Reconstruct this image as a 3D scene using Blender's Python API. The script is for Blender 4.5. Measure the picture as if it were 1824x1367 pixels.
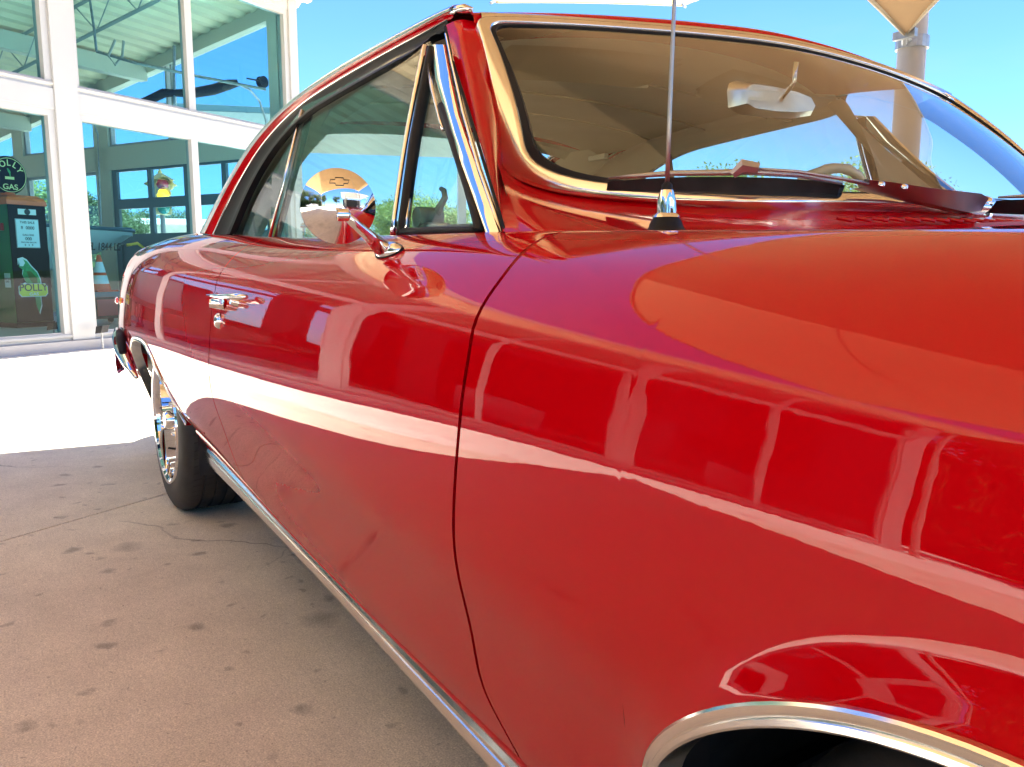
import bpy, bmesh, math, random
import numpy as np
from mathutils import Vector, Matrix
random.seed(7)
for _o in list(bpy.data.objects): bpy.data.objects.remove(_o)
SC=bpy.context.scene; COL=SC.collection
R=math.radians
# ------------------------------------------------------------------ camera
CAMP=(.15,-1.41,.89); YAW=R(32.6); FPX=1440.; PITCH=math.atan((683.5-478.)/FPX)
FW=(-math.cos(YAW),math.sin(YAW)); RT=(math.sin(YAW),math.cos(YAW))
cam=bpy.data.cameras.new('camera'); camo=bpy.data.objects.new('camera',cam); COL.objects.link(camo)
cam.sensor_width=36; cam.lens=36*FPX/1824; cam.clip_start=.02; cam.clip_end=2000
cam.dof.use_dof=False
_f=Vector((FW[0]*math.cos(PITCH),FW[1]*math.cos(PITCH),-math.sin(PITCH)))
camo.location=CAMP; camo.rotation_euler=_f.to_track_quat('-Z','Y').to_euler(); SC.camera=camo
# ------------------------------------------------------------------ sky, sun, exposure
SUN=Vector((.30,-.10,1.0)).normalized()      # direction towards the sun (high noon)
w=bpy.data.worlds.new('World'); SC.world=w; w.use_nodes=True
nt=w.node_tree; nt.nodes.clear()
sky=nt.nodes.new('ShaderNodeTexSky'); sky.sky_type='NISHITA'; sky.sun_disc=False
sky.sun_elevation=math.asin(SUN.z); sky.sun_rotation=math.atan2(SUN.x,SUN.y); sky.altitude=0; sky.air_density=1.0; sky.dust_density=.35; sky.ozone_density=1.6
bg=nt.nodes.new('ShaderNodeBackground'); bg.inputs[1].default_value=.064
wo=nt.nodes.new('ShaderNodeOutputWorld'); tn=nt.nodes.new('ShaderNodeVectorMath'); tn.operation='MULTIPLY'; tn.inputs[1].default_value=(.42,.70,1.08); nt.links.new(sky.outputs[0],tn.inputs[0]); 
# thin, soft fair-weather cloud
gt=nt.nodes.new('ShaderNodeTexCoord'); mp=nt.nodes.new('ShaderNodeMapping'); mp.inputs['Scale'].default_value=(1,1,3.2); cn=nt.nodes.new('ShaderNodeTexNoise'); cn.inputs['Scale'].default_value=1.7; cn.inputs['Detail'].default_value=7; cn.inputs['Roughness'].default_value=.55
nt.links.new(gt.outputs['Generated'],mp.inputs['Vector']); nt.links.new(mp.outputs[0],cn.inputs['Vector'])
cr=nt.nodes.new('ShaderNodeMapRange'); cr.interpolation_type='SMOOTHSTEP'; cr.inputs[1].default_value=.50; cr.inputs[2].default_value=.78; cr.inputs[4].default_value=.18; nt.links.new(cn.outputs[0],cr.inputs[0])
cm=nt.nodes.new('ShaderNodeMix'); cm.data_type='RGBA'; cm.inputs[7].default_value=(2.7,2.8,2.9,1); nt.links.new(cr.outputs[0],cm.inputs[0]); nt.links.new(tn.outputs[0],cm.inputs[6]); nt.links.new(cm.outputs[2],bg.inputs[0]); nt.links.new(bg.outputs[0],wo.inputs[0])
sl=bpy.data.lights.new('sun','SUN'); sl.energy=5.0; sl.angle=R(.5); sl.color=(1,.95,.87)
so=bpy.data.objects.new('sun',sl); so.rotation_euler=SUN.to_track_quat('Z','Y').to_euler(); COL.objects.link(so)
vs=SC.view_settings; vs.view_transform='Standard'; vs.look='None'; vs.exposure=2.52; vs.gamma=1; vs.use_curve_mapping=False
SC.render.engine='CYCLES'; SC.cycles.max_bounces=10; SC.cycles.transparent_max_bounces=24; SC.cycles.glossy_bounces=6
# ------------------------------------------------------------------ helpers
def ray(px,py):
    dx=(px-912)/FPX; dy=(py-683.5)/FPX; cp,sp=math.cos(PITCH),math.sin(PITCH)
    fw=cp-dy*sp; dn=sp+dy*cp
    return (fw*FW[0]+dx*RT[0], fw*FW[1]+dx*RT[1], -dn)
def aty(px,py,y):
    d=ray(px,py); t=(y-CAMP[1])/d[1]; return Vector([CAMP[i]+t*d[i] for i in range(3)])
def atz(px,py,z):
    d=ray(px,py); t=(z-CAMP[2])/d[2]; return Vector([CAMP[i]+t*d[i] for i in range(3)])
def atd(px,py,D):
    d=Vector(ray(px,py)); h=math.hypot(d.x,d.y); return Vector(CAMP)+d*(D/h)
def tagit(o,label=None,cat=None,group=None,kind=None):
    if label: o['label']=label
    if cat: o['category']=cat
    if group: o['group']=group
    if kind: o['kind']=kind
    return o
def empty(name,loc,rz=0,**k):
    o=bpy.data.objects.new(name,None); COL.objects.link(o); o.location=loc; o.rotation_euler=(0,0,rz); o.empty_display_size=.1
    return tagit(o,**k)
class MB:
    """collects shapes of ONE mesh; off is subtracted from every vertex"""
    def __init__(s,off=(0,0,0)): s.v=[]; s.f=[]; s.off=Vector(off)
    def add(s,vs,fs):
        n=len(s.v); s.v+= [tuple(Vector(p)-s.off) for p in vs]; s.f+= [tuple(i+n for i in f) for f in fs]; return s
    def box(s,a,b,cham=0):
        (x0,y0,z0),(x1,y1,z1)=a,b
        x0,x1=min(x0,x1),max(x0,x1); y0,y1=min(y0,y1),max(y0,y1); z0,z1=min(z0,z1),max(z0,z1)
        if cham<=0:
            return s.add([(x0,y0,z0),(x1,y0,z0),(x1,y1,z0),(x0,y1,z0),(x0,y0,z1),(x1,y0,z1),(x1,y1,z1),(x0,y1,z1)],
              [(3,2,1,0),(4,5,6,7),(0,1,5,4),(1,2,6,5),(2,3,7,6),(3,0,4,7)])
        bm=bmesh.new(); bmesh.ops.create_cube(bm,size=1)
        for v in bm.verts: v.co=Vector(((x0+x1)/2+v.co.x*(x1-x0),(y0+y1)/2+v.co.y*(y1-y0),(z0+z1)/2+v.co.z*(z1-z0)))
        bmesh.ops.bevel(bm,geom=list(bm.edges),offset=cham,segments=2,profile=.6,affect='EDGES')
        bm.verts.index_update(); s.add([v.co.copy() for v in bm.verts],[[v.index for v in f.verts] for f in bm.faces]); bm.free(); return s
    def tube(s,pts,r,n=8,caps=True,closed=False,flat=1.,up=None):
        pts=[Vector(p) for p in pts]; m=len(pts); rr=r if isinstance(r,(list,tuple)) else [r]*m; vs=[];fs=[]
        U=Vector(up) if up else Vector((0,0,1))
        for i,p in enumerate(pts):
            if closed: t=(pts[(i+1)%m]-pts[i-1])
            else: t=pts[min(i+1,m-1)]-pts[max(i-1,0)]
            t.normalize(); a=t.cross(U)
            if a.length<1e-3: a=t.cross(Vector((1,0,0)))
            a.normalize(); b=a.cross(t)
            for k in range(n):
                th=2*math.pi*k/n; vs.append(p+(a*math.cos(th)+b*math.sin(th)*flat)*rr[i])
        for i in range(m if closed else m-1):
            for k in range(n):
                j=(i+1)%m; fs.append((i*n+k,i*n+(k+1)%n,j*n+(k+1)%n,j*n+k))
        if caps and not closed: fs.append(tuple(range(n-1,-1,-1))); fs.append(tuple((m-1)*n+k for k in range(n)))
        return s.add(vs,fs)
    def lathe(s,prof,c,axis=(0,0,1),n=32,cap=False):
        A=Vector(axis).normalized(); a=A.orthogonal().normalized(); b=A.cross(a); c=Vector(c); vs=[];fs=[]
        for (r,h) in prof:
            for k in range(n):
                th=2*math.pi*k/n; vs.append(c+A*h+(a*math.cos(th)+b*math.sin(th))*r)
        for i in range(len(prof)-1):
            for k in range(n): fs.append((i*n+k,i*n+(k+1)%n,(i+1)*n+(k+1)%n,(i+1)*n+k))
        if cap: fs.append(tuple(range(n))[::-1]); fs.append(tuple((len(prof)-1)*n+k for k in range(n)))
        return s.add(vs,fs)
    def grid(s,P):
        n=len(P); m=len(P[0]); return s.add([p for r in P for p in r],[(i*m+j,(i+1)*m+j,(i+1)*m+j+1,i*m+j+1) for i in range(n-1) for j in range(m-1)])
    def prism(s,poly,d):
        d=Vector(d); n=len(poly); P=[Vector(p) for p in poly]
        return s.add(P+[p+d for p in P],[tuple(range(n-1,-1,-1)),tuple(range(n,2*n))]+[(i,(i+1)%n,(i+1)%n+n,i+n) for i in range(n)])
    def build(s,name,mat,parent=None,smooth=False,loc=(0,0,0),ang=None,**k):
        me=bpy.data.meshes.new(name); me.from_pydata(s.v,[],s.f); me.update()
        bm=bmesh.new(); bm.from_mesh(me); bmesh.ops.remove_doubles(bm,verts=bm.verts,dist=1e-5); bmesh.ops.recalc_face_normals(bm,faces=bm.faces); bm.to_mesh(me); bm.free()
        if mat: me.materials.append(mat)
        if smooth:
            me.shade_smooth() if ang is None else me.polygons.foreach_set('use_smooth',[True]*len(me.polygons))
            if ang is not None: me.set_sharp_from_angle(angle=R(ang))
        o=bpy.data.objects.new(name,me); COL.objects.link(o); o.location=loc
        if parent: o.parent=parent
        return tagit(o,**k)
def inst(src,parent=None,loc=None,rot=None,scale=None,**k):
    c=src.copy(); COL.objects.link(c); c.parent=parent
    if loc is not None: c.location=loc
    if rot is not None: c.rotation_euler=rot
    if scale is not None: c.scale=scale
    return tagit(c,**k)
def copytree(o,parent=None):
    c=o.copy(); COL.objects.link(c); c.parent=parent
    for ch in list(o.children): copytree(ch,c)
    return c
def text(name,s,size,mat,parent,loc,rot,ext=.002,sx=1.,align='CENTER'):
    cu=bpy.data.curves.new(name,'FONT'); cu.body=s; cu.size=size; cu.extrude=ext; cu.align_x=align; cu.align_y='CENTER'; cu.offset=size*.012
    t=bpy.data.objects.new(name,cu); COL.objects.link(t); dg=bpy.context.evaluated_depsgraph_get()
    me=bpy.data.meshes.new_from_object(t.evaluated_get(dg)); bpy.data.objects.remove(t); bpy.data.curves.remove(cu)
    me.materials.clear(); me.materials.append(mat); o=bpy.data.objects.new(name,me); COL.objects.link(o); o.parent=parent; o.location=loc; o.rotation_euler=rot; o.scale=(sx,1,1); return o
# ------------------------------------------------------------------ materials
def newmat(name):
    m=bpy.data.materials.new(name); m.use_nodes=True; nt=m.node_tree; b=nt.nodes['Principled BSDF']; return m,nt,b
def pm(name,col,rough=.5,metal=0,noise=None,bump=None,coat=0,spec=.5,emit=None):
    """principled; noise=(scale,amount) varies the colour, bump=(scale,dist) gives fine relief"""
    m,nt,b=newmat(name); b.inputs['Base Color'].default_value=(*col,1); b.inputs['Roughness'].default_value=rough; b.inputs['Metallic'].default_value=metal
    b.inputs['Coat Weight'].default_value=coat; b.inputs['Coat Roughness'].default_value=.03; b.inputs['Specular IOR Level'].default_value=spec
    tc=nt.nodes.new('ShaderNodeTexCoord')
    if noise:
        n=nt.nodes.new('ShaderNodeTexNoise'); n.inputs['Scale'].default_value=noise[0]; n.inputs['Detail'].default_value=6; nt.links.new(tc.outputs['Object'],n.inputs['Vector'])
        r=nt.nodes.new('ShaderNodeMapRange'); r.inputs[1].default_value=.3; r.inputs[2].default_value=.7; r.inputs[3].default_value=1-noise[1]; r.inputs[4].default_value=1+noise[1]; nt.links.new(n.outputs[0],r.inputs[0])
        mx=nt.nodes.new('ShaderNodeVectorMath'); mx.operation='SCALE'; mx.inputs[0].default_value=col; nt.links.new(r.outputs[0],mx.inputs['Scale']); nt.links.new(mx.outputs[0],b.inputs['Base Color'])
    if bump:
        n=nt.nodes.new('ShaderNodeTexNoise'); n.inputs['Scale'].default_value=bump[0]; n.inputs['Detail'].default_value=4; nt.links.new(tc.outputs['Object'],n.inputs['Vector'])
        bp=nt.nodes.new('ShaderNodeBump'); bp.inputs['Distance'].default_value=bump[1]; bp.inputs['Strength'].default_value=1; nt.links.new(n.outputs[0],bp.inputs['Height']); nt.links.new(bp.outputs[0],b.inputs['Normal'])
    if emit: b.inputs['Emission Color'].default_value=(*emit[0],1); b.inputs['Emission Strength'].default_value=emit[1]
    return m
def paintmat():
    m,nt,b=newmat('candy_red_paint'); b.inputs['Base Color'].default_value=(.48,.0004,.004,1); b.inputs['Roughness'].default_value=.35; b.inputs['Specular IOR Level'].default_value=.0; b.inputs['Metallic'].default_value=.0
    b.inputs['Coat Weight'].default_value=1; b.inputs['Coat Roughness'].default_value=.0; b.inputs['Coat IOR'].default_value=1.46
    tc=nt.nodes.new('ShaderNodeTexCoord')
    n=nt.nodes.new('ShaderNodeTexNoise'); n.inputs['Scale'].default_value=60; n.inputs['Detail'].default_value=1; nt.links.new(tc.outputs['Object'],n.inputs['Vector'])
    bp=nt.nodes.new('ShaderNodeBump'); bp.inputs['Distance'].default_value=.00002; nt.links.new(n.outputs[0],bp.inputs['Height'])
    n2=nt.nodes.new('ShaderNodeTexNoise'); n2.inputs['Scale'].default_value=7; n2.inputs['Detail'].default_value=1; nt.links.new(tc.outputs['Object'],n2.inputs['Vector'])
    bp2=nt.nodes.new('ShaderNodeBump'); bp2.inputs['Distance'].default_value=.00025; nt.links.new(n2.outputs[0],bp2.inputs['Height']); nt.links.new(bp.outputs[0],bp2.inputs['Normal'])
    nt.links.new(bp2.outputs[0],b.inputs['Coat Normal'])
    return m
def glassmat(name,tint,ior=1.5,gain=1.0,rough=0.,bump=0):
    m=bpy.data.materials.new(name); m.use_nodes=True; nt=m.node_tree; nt.nodes.clear()
    t=nt.nodes.new('ShaderNodeBsdfTransparent'); t.inputs[0].default_value=(*tint,1)
    g=nt.nodes.new('ShaderNodeBsdfGlossy'); g.inputs['Roughness'].default_value=rough
    f=nt.nodes.new('ShaderNodeFresnel'); f.inputs[0].default_value=ior
    gn=nt.nodes.new('ShaderNodeNewGeometry'); mi=nt.nodes.new('ShaderNodeMix'); mi.data_type='FLOAT'; mi.inputs[2].default_value=ior; mi.inputs[3].default_value=1/ior; nt.links.new(gn.outputs['Backfacing'],mi.inputs[0]); nt.links.new(mi.outputs[0],f.inputs[0])   # a thin pane reflects alike from both sides
    mu=nt.nodes.new('ShaderNodeMath'); mu.operation='MULTIPLY'; mu.inputs[1].default_value=gain; mu.use_clamp=True; nt.links.new(f.outputs[0],mu.inputs[0])
    x=nt.nodes.new('ShaderNodeMixShader'); o=nt.nodes.new('ShaderNodeOutputMaterial')
    nt.links.new(mu.outputs[0],x.inputs[0]); nt.links.new(t.outputs[0],x.inputs[1]); nt.links.new(g.outputs[0],x.inputs[2]); nt.links.new(x.outputs[0],o.inputs[0])
    if bump:
        tc=nt.nodes.new('ShaderNodeTexCoord'); n=nt.nodes.new('ShaderNodeTexNoise'); n.inputs['Scale'].default_value=1.2; nt.links.new(tc.outputs['Object'],n.inputs['Vector'])
        bp=nt.nodes.new('ShaderNodeBump'); bp.inputs['Distance'].default_value=bump; nt.links.new(n.outputs[0],bp.inputs['Height']); nt.links.new(bp.outputs[0],g.inputs['Normal'])
    return m
def sailmat(name,col,tr):
    m=bpy.data.materials.new(name); m.use_nodes=True; nt=m.node_tree; nt.nodes.clear()
    a=nt.nodes.new('ShaderNodeBsdfDiffuse'); b=nt.nodes.new('ShaderNodeBsdfTranslucent'); x=nt.nodes.new('ShaderNodeMixShader'); x.inputs[0].default_value=tr; o=nt.nodes.new('ShaderNodeOutputMaterial')
    tc=nt.nodes.new('ShaderNodeTexCoord'); wv=nt.nodes.new('ShaderNodeTexNoise'); wv.inputs['Scale'].default_value=1.3; wv.inputs['Detail'].default_value=5; nt.links.new(tc.outputs['Object'],wv.inputs['Vector'])
    r=nt.nodes.new('ShaderNodeMapRange'); r.inputs[3].default_value=.82; r.inputs[4].default_value=1.15; nt.links.new(wv.outputs[0],r.inputs[0])
    mx=nt.nodes.new('ShaderNodeVectorMath'); mx.operation='SCALE'; mx.inputs[0].default_value=col; nt.links.new(r.outputs[0],mx.inputs['Scale'])
    nt.links.new(mx.outputs[0],a.inputs[0]); nt.links.new(mx.outputs[0],b.inputs[0]); nt.links.new(a.outputs[0],x.inputs[1]); nt.links.new(b.outputs[0],x.inputs[2]); nt.links.new(x.outputs[0],o.inputs[0]); return m
def concretemat(nm='concrete',c1=(.72,.66,.51),c2=(.68,.62,.51)):
    m,nt,b=newmat(nm); L=nt.links; N=nt.nodes
    tc=N.new('ShaderNodeTexCoord'); geo=N.new('ShaderNodeNewGeometry')
    def noise(sc,det=6,rough=.6,vec=None):
        n=N.new('ShaderNodeTexNoise'); n.inputs['Scale'].default_value=sc; n.inputs['Detail'].default_value=det; n.inputs['Roughness'].default_value=rough; L.new(vec or geo.outputs['Position'],n.inputs['Vector']); return n.outputs[0]
    def ramp(x,a,b_,c,d):
        r=N.new('ShaderNodeMapRange'); r.inputs[1].default_value=a; r.inputs[2].default_value=b_; r.inputs[3].default_value=c; r.inputs[4].default_value=d; L.new(x,r.inputs[0]); return r.outputs[0]
    def mul(a,b_):
        q=N.new('ShaderNodeMath'); q.operation='MULTIPLY'; L.new(a,q.inputs[0]); L.new(b_,q.inputs[1]); return q.outputs[0]
    big=ramp(noise(.7,8,.6),.3,.72,.86,1.08); mid=ramp(noise(5,8,.7),.3,.7,.86,1.09); fine=mul(ramp(noise(260,4,.75),.3,.7,.56,1.36),ramp(noise(75,5,.8),.3,.7,.84,1.14)); grit=ramp(noise(900,2),.62,.72,1,1.25)
    # oil drips: isolated dark spots with soft ragged edges
    ns=N.new('ShaderNodeTexNoise'); ns.inputs['Scale'].default_value=11; ns.inputs['Detail'].default_value=6; L.new(geo.outputs['Position'],ns.inputs['Vector'])
    vm=N.new('ShaderNodeVectorMath'); vm.operation='MULTIPLY_ADD'; vm.inputs[1].default_value=(.10,.10,.0); L.new(ns.outputs[1],vm.inputs[0]); L.new(geo.outputs['Position'],vm.inputs[2])
    out=None
    for sc,r0,r1,dk,keep in ((2.6,.05,.17,.55,.6),(7.5,.10,.22,.58,.42),(1.1,.06,.24,.74,.75),(17,.10,.24,.66,.25),(70,.10,.26,.62,.10)):
        v=N.new('ShaderNodeTexVoronoi'); v.inputs['Scale'].default_value=sc; v.inputs['Randomness'].default_value=1; L.new(vm.outputs[0],v.inputs['Vector'])
        s=ramp(v.outputs['Distance'],r0,r1,dk,1.)
        sp=N.new('ShaderNodeSeparateColor'); L.new(v.outputs['Color'],sp.inputs[0]); k=N.new('ShaderNodeMath'); k.operation='LESS_THAN'; k.inputs[1].default_value=keep; L.new(sp.outputs[0],k.inputs[0])
        mx=N.new('ShaderNodeMix'); mx.data_type='FLOAT'; mx.inputs[2].default_value=1.; L.new(k.outputs[0],mx.inputs[0]); L.new(s,mx.inputs[3])
        out=mx.outputs[0] if out is None else mul(out,mx.outputs[0])
    # sparse hairline cracks
    ve=N.new('ShaderNodeTexVoronoi'); ve.feature='DISTANCE_TO_EDGE'; ve.inputs['Scale'].default_value=.38; vw=N.new('ShaderNodeVectorMath'); vw.operation='MULTIPLY_ADD'; vw.inputs[1].default_value=(.35,.35,0); nz=N.new('ShaderNodeTexNoise'); nz.inputs['Scale'].default_value=2.2; nz.inputs['Detail'].default_value=8; L.new(geo.outputs['Position'],nz.inputs['Vector']); L.new(nz.outputs[1],vw.inputs[0]); L.new(geo.outputs['Position'],vw.inputs[2]); L.new(vw.outputs[0],ve.inputs['Vector'])
    ck=ramp(ve.outputs['Distance'],.0004,.0016,.55,1.); ms=ramp(noise(.8,2),.50,.56,0,1); mk=N.new('ShaderNodeMix'); mk.data_type='FLOAT'; mk.inputs[2].default_value=1.; L.new(ms,mk.inputs[0]); L.new(ck,mk.inputs[3])
    f=mul(mul(mul(mul(big,mid),mul(fine,grit)),out),mk.outputs[0])
    # slow shift between pinkish and yellowish grey
    mc=N.new('ShaderNodeMix'); mc.data_type='RGBA'; L.new(ramp(noise(.45,3),.35,.65,0,1),mc.inputs[0]); mc.inputs[6].default_value=(*c1,1); mc.inputs[7].default_value=(*c2,1)
    sc_=N.new('ShaderNodeVectorMath'); sc_.operation='SCALE'; L.new(mc.outputs[2],sc_.inputs[0]); L.new(f,sc_.inputs['Scale']); L.new(sc_.outputs[0],b.inputs['Base Color'])
    b.inputs['Roughness'].default_value=.75; b.inputs['Specular IOR Level'].default_value=.3
    bp=N.new('ShaderNodeBump'); bp.inputs['Distance'].default_value=.0012; bp.inputs['Strength'].default_value=.7; L.new(noise(260,4),bp.inputs['Height']); L.new(bp.outputs[0],b.inputs['Normal'])
    return m
M=dict(
 paint=paintmat(), chrome=pm('chrome',(.86,.86,.87),.035,1), alu=pm('bright_aluminium',(.86,.85,.82),.16,1,bump=(90,.00004)), rubber=pm('rubber',(.02,.02,.021),.6,0,noise=(30,.3),spec=.25),
 blackrubber=pm('black_weatherstrip',(.012,.012,.013),.5,0,spec=.2), tyre=pm('tyre_rubber',(.022,.021,.021),.62,0,noise=(25,.25),bump=(200,.0004)),
 greysteel=pm('grey_steel',(.42,.41,.40),.42,1,bump=(150,.00005)), darkpaint=pm('dark_inner_paint',(.012,.01,.01),.6),
 headliner=pm('tan_headliner',(.50,.43,.31),.9,0,noise=(4,.06),bump=(400,.0004)), vinyl=pm('tan_vinyl',(.40,.32,.2),.5,0,bump=(250,.0003)), dash=pm('dashboard_vinyl',(.16,.12,.075),.45,0,bump=(250,.0003)),
 ivory=pm('ivory_plastic',(.72,.66,.5),.3), wsglass=glassmat('windshield_glass',(.82,.84,.78),1.5,1.5), sideglass=glassmat('side_window_glass',(.84,.93,.92),1.5,1.0),
 conc=concretemat(), court=concretemat('sunlit_concrete',(.86,.79,.68),(.82,.76,.67)), white=pm('white_painted_metal',(.40,.40,.39),.35,0,noise=(1.5,.03)), whitewall=pm('white_painted_wall',(.36,.345,.34),.7,0,noise=(1.2,.05),bump=(60,.001)),  # court: sunlit brightness put into a paler copy of the slab concrete
 pane=glassmat('teal_window_glass',(.38,.68,.76),1.5,.45,bump=.003), deck=pm('roof_deck_paint',(.86,.69,.47),.5,0,noise=(2,.08)), joist=pm('joist_grey',(.45,.43,.40),.5), beam=pm('beam_cream',(.66,.60,.48),.6),
 doorframe=pm('garage_door_frame',(.07,.13,.15),.4), clearpane=glassmat('door_glass',(.86,.95,.96),1.5,1.2), black=pm('black_enamel',(.004,.004,.005),.5,0,spec=.12), orange=pm('orange_enamel',(.88,.14,.02),.3,0,coat=.5),
 green=pm('green_enamel',(.01,.16,.04),.4), yellow=pm('yellow_enamel',(.90,.78,.03),.35), yellowpale=pm('pale_yellow_print',(.80,.72,.28),.5), signwhite=pm('sign_white',(.80,.80,.76),.4), ink=pm('black_ink',(.02,.02,.02),.5),
 parrotgreen=pm('parrot_green',(.04,.32,.08),.5,0,noise=(30,.3)), red=pm('red_print',(.6,.03,.03),.4), blueink=pm('blue_print',(.04,.12,.4),.5),
 tlyellow=pm('traffic_signal_yellow',(.80,.62,.22),.4,0,noise=(8,.1)), lensred=pm('red_lens',(.55,.02,.06),.15,coat=1), lensyellow=pm('amber_lens',(.9,.62,.0),.15,coat=1,emit=((1,.62,0),.6)), lensgreen=pm('green_lens',(.02,.42,.33),.15,coat=1),
 boatgrey=pm('boat_gelcoat',(.62,.66,.62),.3,0,noise=(2,.05)), boattrim=pm('boat_trim',(.05,.12,.15),.4), coneo=pm('cone_orange',(.85,.10,.03),.5), conew=pm('cone_reflective_white',(.75,.77,.78),.4),
 sail=sailmat('tan_shade_fabric',(.52,.34,.17),.20), ivorymetal=pm('satin_silver_shell',(.8,.79,.76),.28,1), sail2=sailmat('dense_tan_fabric',(.50,.33,.17),.10), pole=pm('cream_painted_steel',(.36,.33,.29),.45,0,noise=(3,.05)), galv=pm('galvanised_steel',(.35,.36,.36),.45,.8,noise=(20,.2)),
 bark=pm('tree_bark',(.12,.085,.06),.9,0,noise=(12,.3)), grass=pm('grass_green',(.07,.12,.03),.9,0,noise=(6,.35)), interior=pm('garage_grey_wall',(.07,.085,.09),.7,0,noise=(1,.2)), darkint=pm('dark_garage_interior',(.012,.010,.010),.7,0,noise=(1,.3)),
 trusswhite=pm('truss_white',(.75,.75,.73),.5), asphalt=pm('asphalt',(.05,.05,.05),.85,0,noise=(40,.3)), floor=pm('shop_floor',(.42,.40,.34),.45,0,noise=(2,.1)), roofwhite=pm('white_metal_roof',(.72,.72,.70),.5), tank=pm('sandy_stucco',(.45,.42,.33),.8,0,noise=(3,.1)), amber=pm('amber_lamp_lens',(.7,.3,.02),.2,coat=1), lensr=pm('tail_lamp_red',(.35,.01,.01),.12,coat=1),
 bluetrim=pm('blue_tarp',(.03,.22,.38),.6), card=pm('white_card',(.7,.8,.8),.5), gold=pm('yellow_hose',(.75,.45,.04),.5), louvre=pm('louvre_shadow',(.06,.002,.003),.5),carwhite=pm('parked_car_white',(.7,.7,.7),.2,coat=1),carglass=pm('parked_car_glass',(.02,.025,.03),.1))
def leafmat(name,c1,c2):
    m,nt,b=newmat(name); b.inputs['Roughness'].default_value=.6; oi=nt.nodes.new('ShaderNodeTexCoord'); n=nt.nodes.new('ShaderNodeTexNoise'); n.inputs['Scale'].default_value=2.2; n.inputs['Detail'].default_value=5; nt.links.new(oi.outputs['Object'],n.inputs['Vector'])
    r=nt.nodes.new('ShaderNodeMapRange'); r.inputs[1].default_value=.35; r.inputs[2].default_value=.65; nt.links.new(n.outputs[0],r.inputs[0])
    x=nt.nodes.new('ShaderNodeMix'); x.data_type='RGBA'; x.inputs[6].default_value=(*c1,1); x.inputs[7].default_value=(*c2,1); nt.links.new(r.outputs[0],x.inputs[0]); nt.links.new(x.outputs[2],b.inputs['Base Color'])
    t=nt.nodes.new('ShaderNodeBsdfTranslucent'); nt.links.new(x.outputs[2],t.inputs[0]); mx=nt.nodes.new('ShaderNodeMixShader'); mx.inputs[0].default_value=.3; o=nt.nodes['Material Output']
    nt.links.new(b.outputs[0],mx.inputs[1]); nt.links.new(t.outputs[0],mx.inputs[2]); nt.links.new(mx.outputs[0],o.inputs[0]); return m
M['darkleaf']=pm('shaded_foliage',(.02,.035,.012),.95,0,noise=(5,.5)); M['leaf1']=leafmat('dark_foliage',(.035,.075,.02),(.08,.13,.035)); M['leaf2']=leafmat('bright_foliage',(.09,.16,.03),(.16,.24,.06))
# ------------------------------------------------------------------ ground
NA=R(29.2)                                   # facade normal of the glass building
G0=atz(0,635.6,0); UA=R(119.2)
NN=Vector((math.cos(NA),math.sin(NA),0)); UU=Vector((math.cos(UA),math.sin(UA),0))
g=MB(); 
g.add([(-400,-400,-.06),(400,-400,-.06),(400,400,-.06),(-400,400,-.06)],[(0,1,2,3)])
ground=g.build('ground',M['grass'],kind='structure')
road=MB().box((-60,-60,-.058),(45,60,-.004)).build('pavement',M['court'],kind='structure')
SZ=4.6; slab=None
for i in range(-2,3):          # slabs of the parking bay, along and away from the facade
    for j in range(0,4):
        P=UU*(1.35+i*SZ)+NN*(-3.25+SZ/2+j*SZ)
        if slab is None:
            m=MB(); e=.004; c=.006; a=SZ/2-e
            m.add([(-a,-a,-.045),(a,-a,-.045),(a,a,-.045),(-a,a,-.045),(-a,-a,-c),(a,-a,-c),(a,a,-c),(-a,a,-c),(-a+c,-a+c,0),(a-c,-a+c,0),(a-c,a-c,0),(-a+c,a-c,0)],
              [(0,1,5,4),(1,2,6,5),(2,3,7,6),(3,0,4,7),(4,5,9,8),(5,6,10,9),(6,7,11,10),(7,4,8,11),(8,9,10,11)])
            slab=s=m.build('concrete_slab',M['conc'],road)
        else: s=inst(slab,road)
        s.location=(P.x,P.y,0); s.rotation_euler=(0,0,UA)
st_=None
for i in range(-2,3):
    P=UU*(1.35+i*SZ)+NN*(-3.25-1.6-.004)
    if st_ is None: st_=s=MB().box((-SZ/2+.004,-1.6,-.045),(SZ/2-.004,1.6,0),.004).build('concrete_slab',M['conc'],road)
    else: s=inst(st_,road)
    s.location=(P.x,P.y,0); s.rotation_euler=(0,0,UA)
# ------------------------------------------------------------------ glass building, local axes: x along facade, y into it
BA=empty('showroom_building',(G0.x,G0.y,0),UA,label='white framed glass showroom with tall teal windows at left',cat='building')
CL=Vector(CAMP)-G0; CLu,CLd=CL.dot(UU),-CL.dot(NN)
def locB(px,py,d):
    r=Vector(ray(px,py)); ru,rd=r.dot(UU),-r.dot(NN); t=(d-CLd)/rd; return Vector((CLu+t*ru,d,CAMP[2]+t*r.z))
W_=M['white']
UL=-9.9; UR=4.46; DZ=lambda d:4.60-.17*d
base=MB(); base.box((UL,-.10,-.03),(UR,.16,.106)); base.build('base_wall',M['whitewall'],BA)
floor=MB().box((UL,.16,-.04),(UR-.18,9.5,.15)).build('shop_floor',M['floor'],BA)
cols=[(-9.9,-9.63),(-6.34,-6.07),(-2.80,-2.53),(.766,1.034),(4.30,4.46)]
for a,b in cols: MB().box((a,-.05,.106),(b,.14,4.645),.006).build('column',M['white'],BA)
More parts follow.
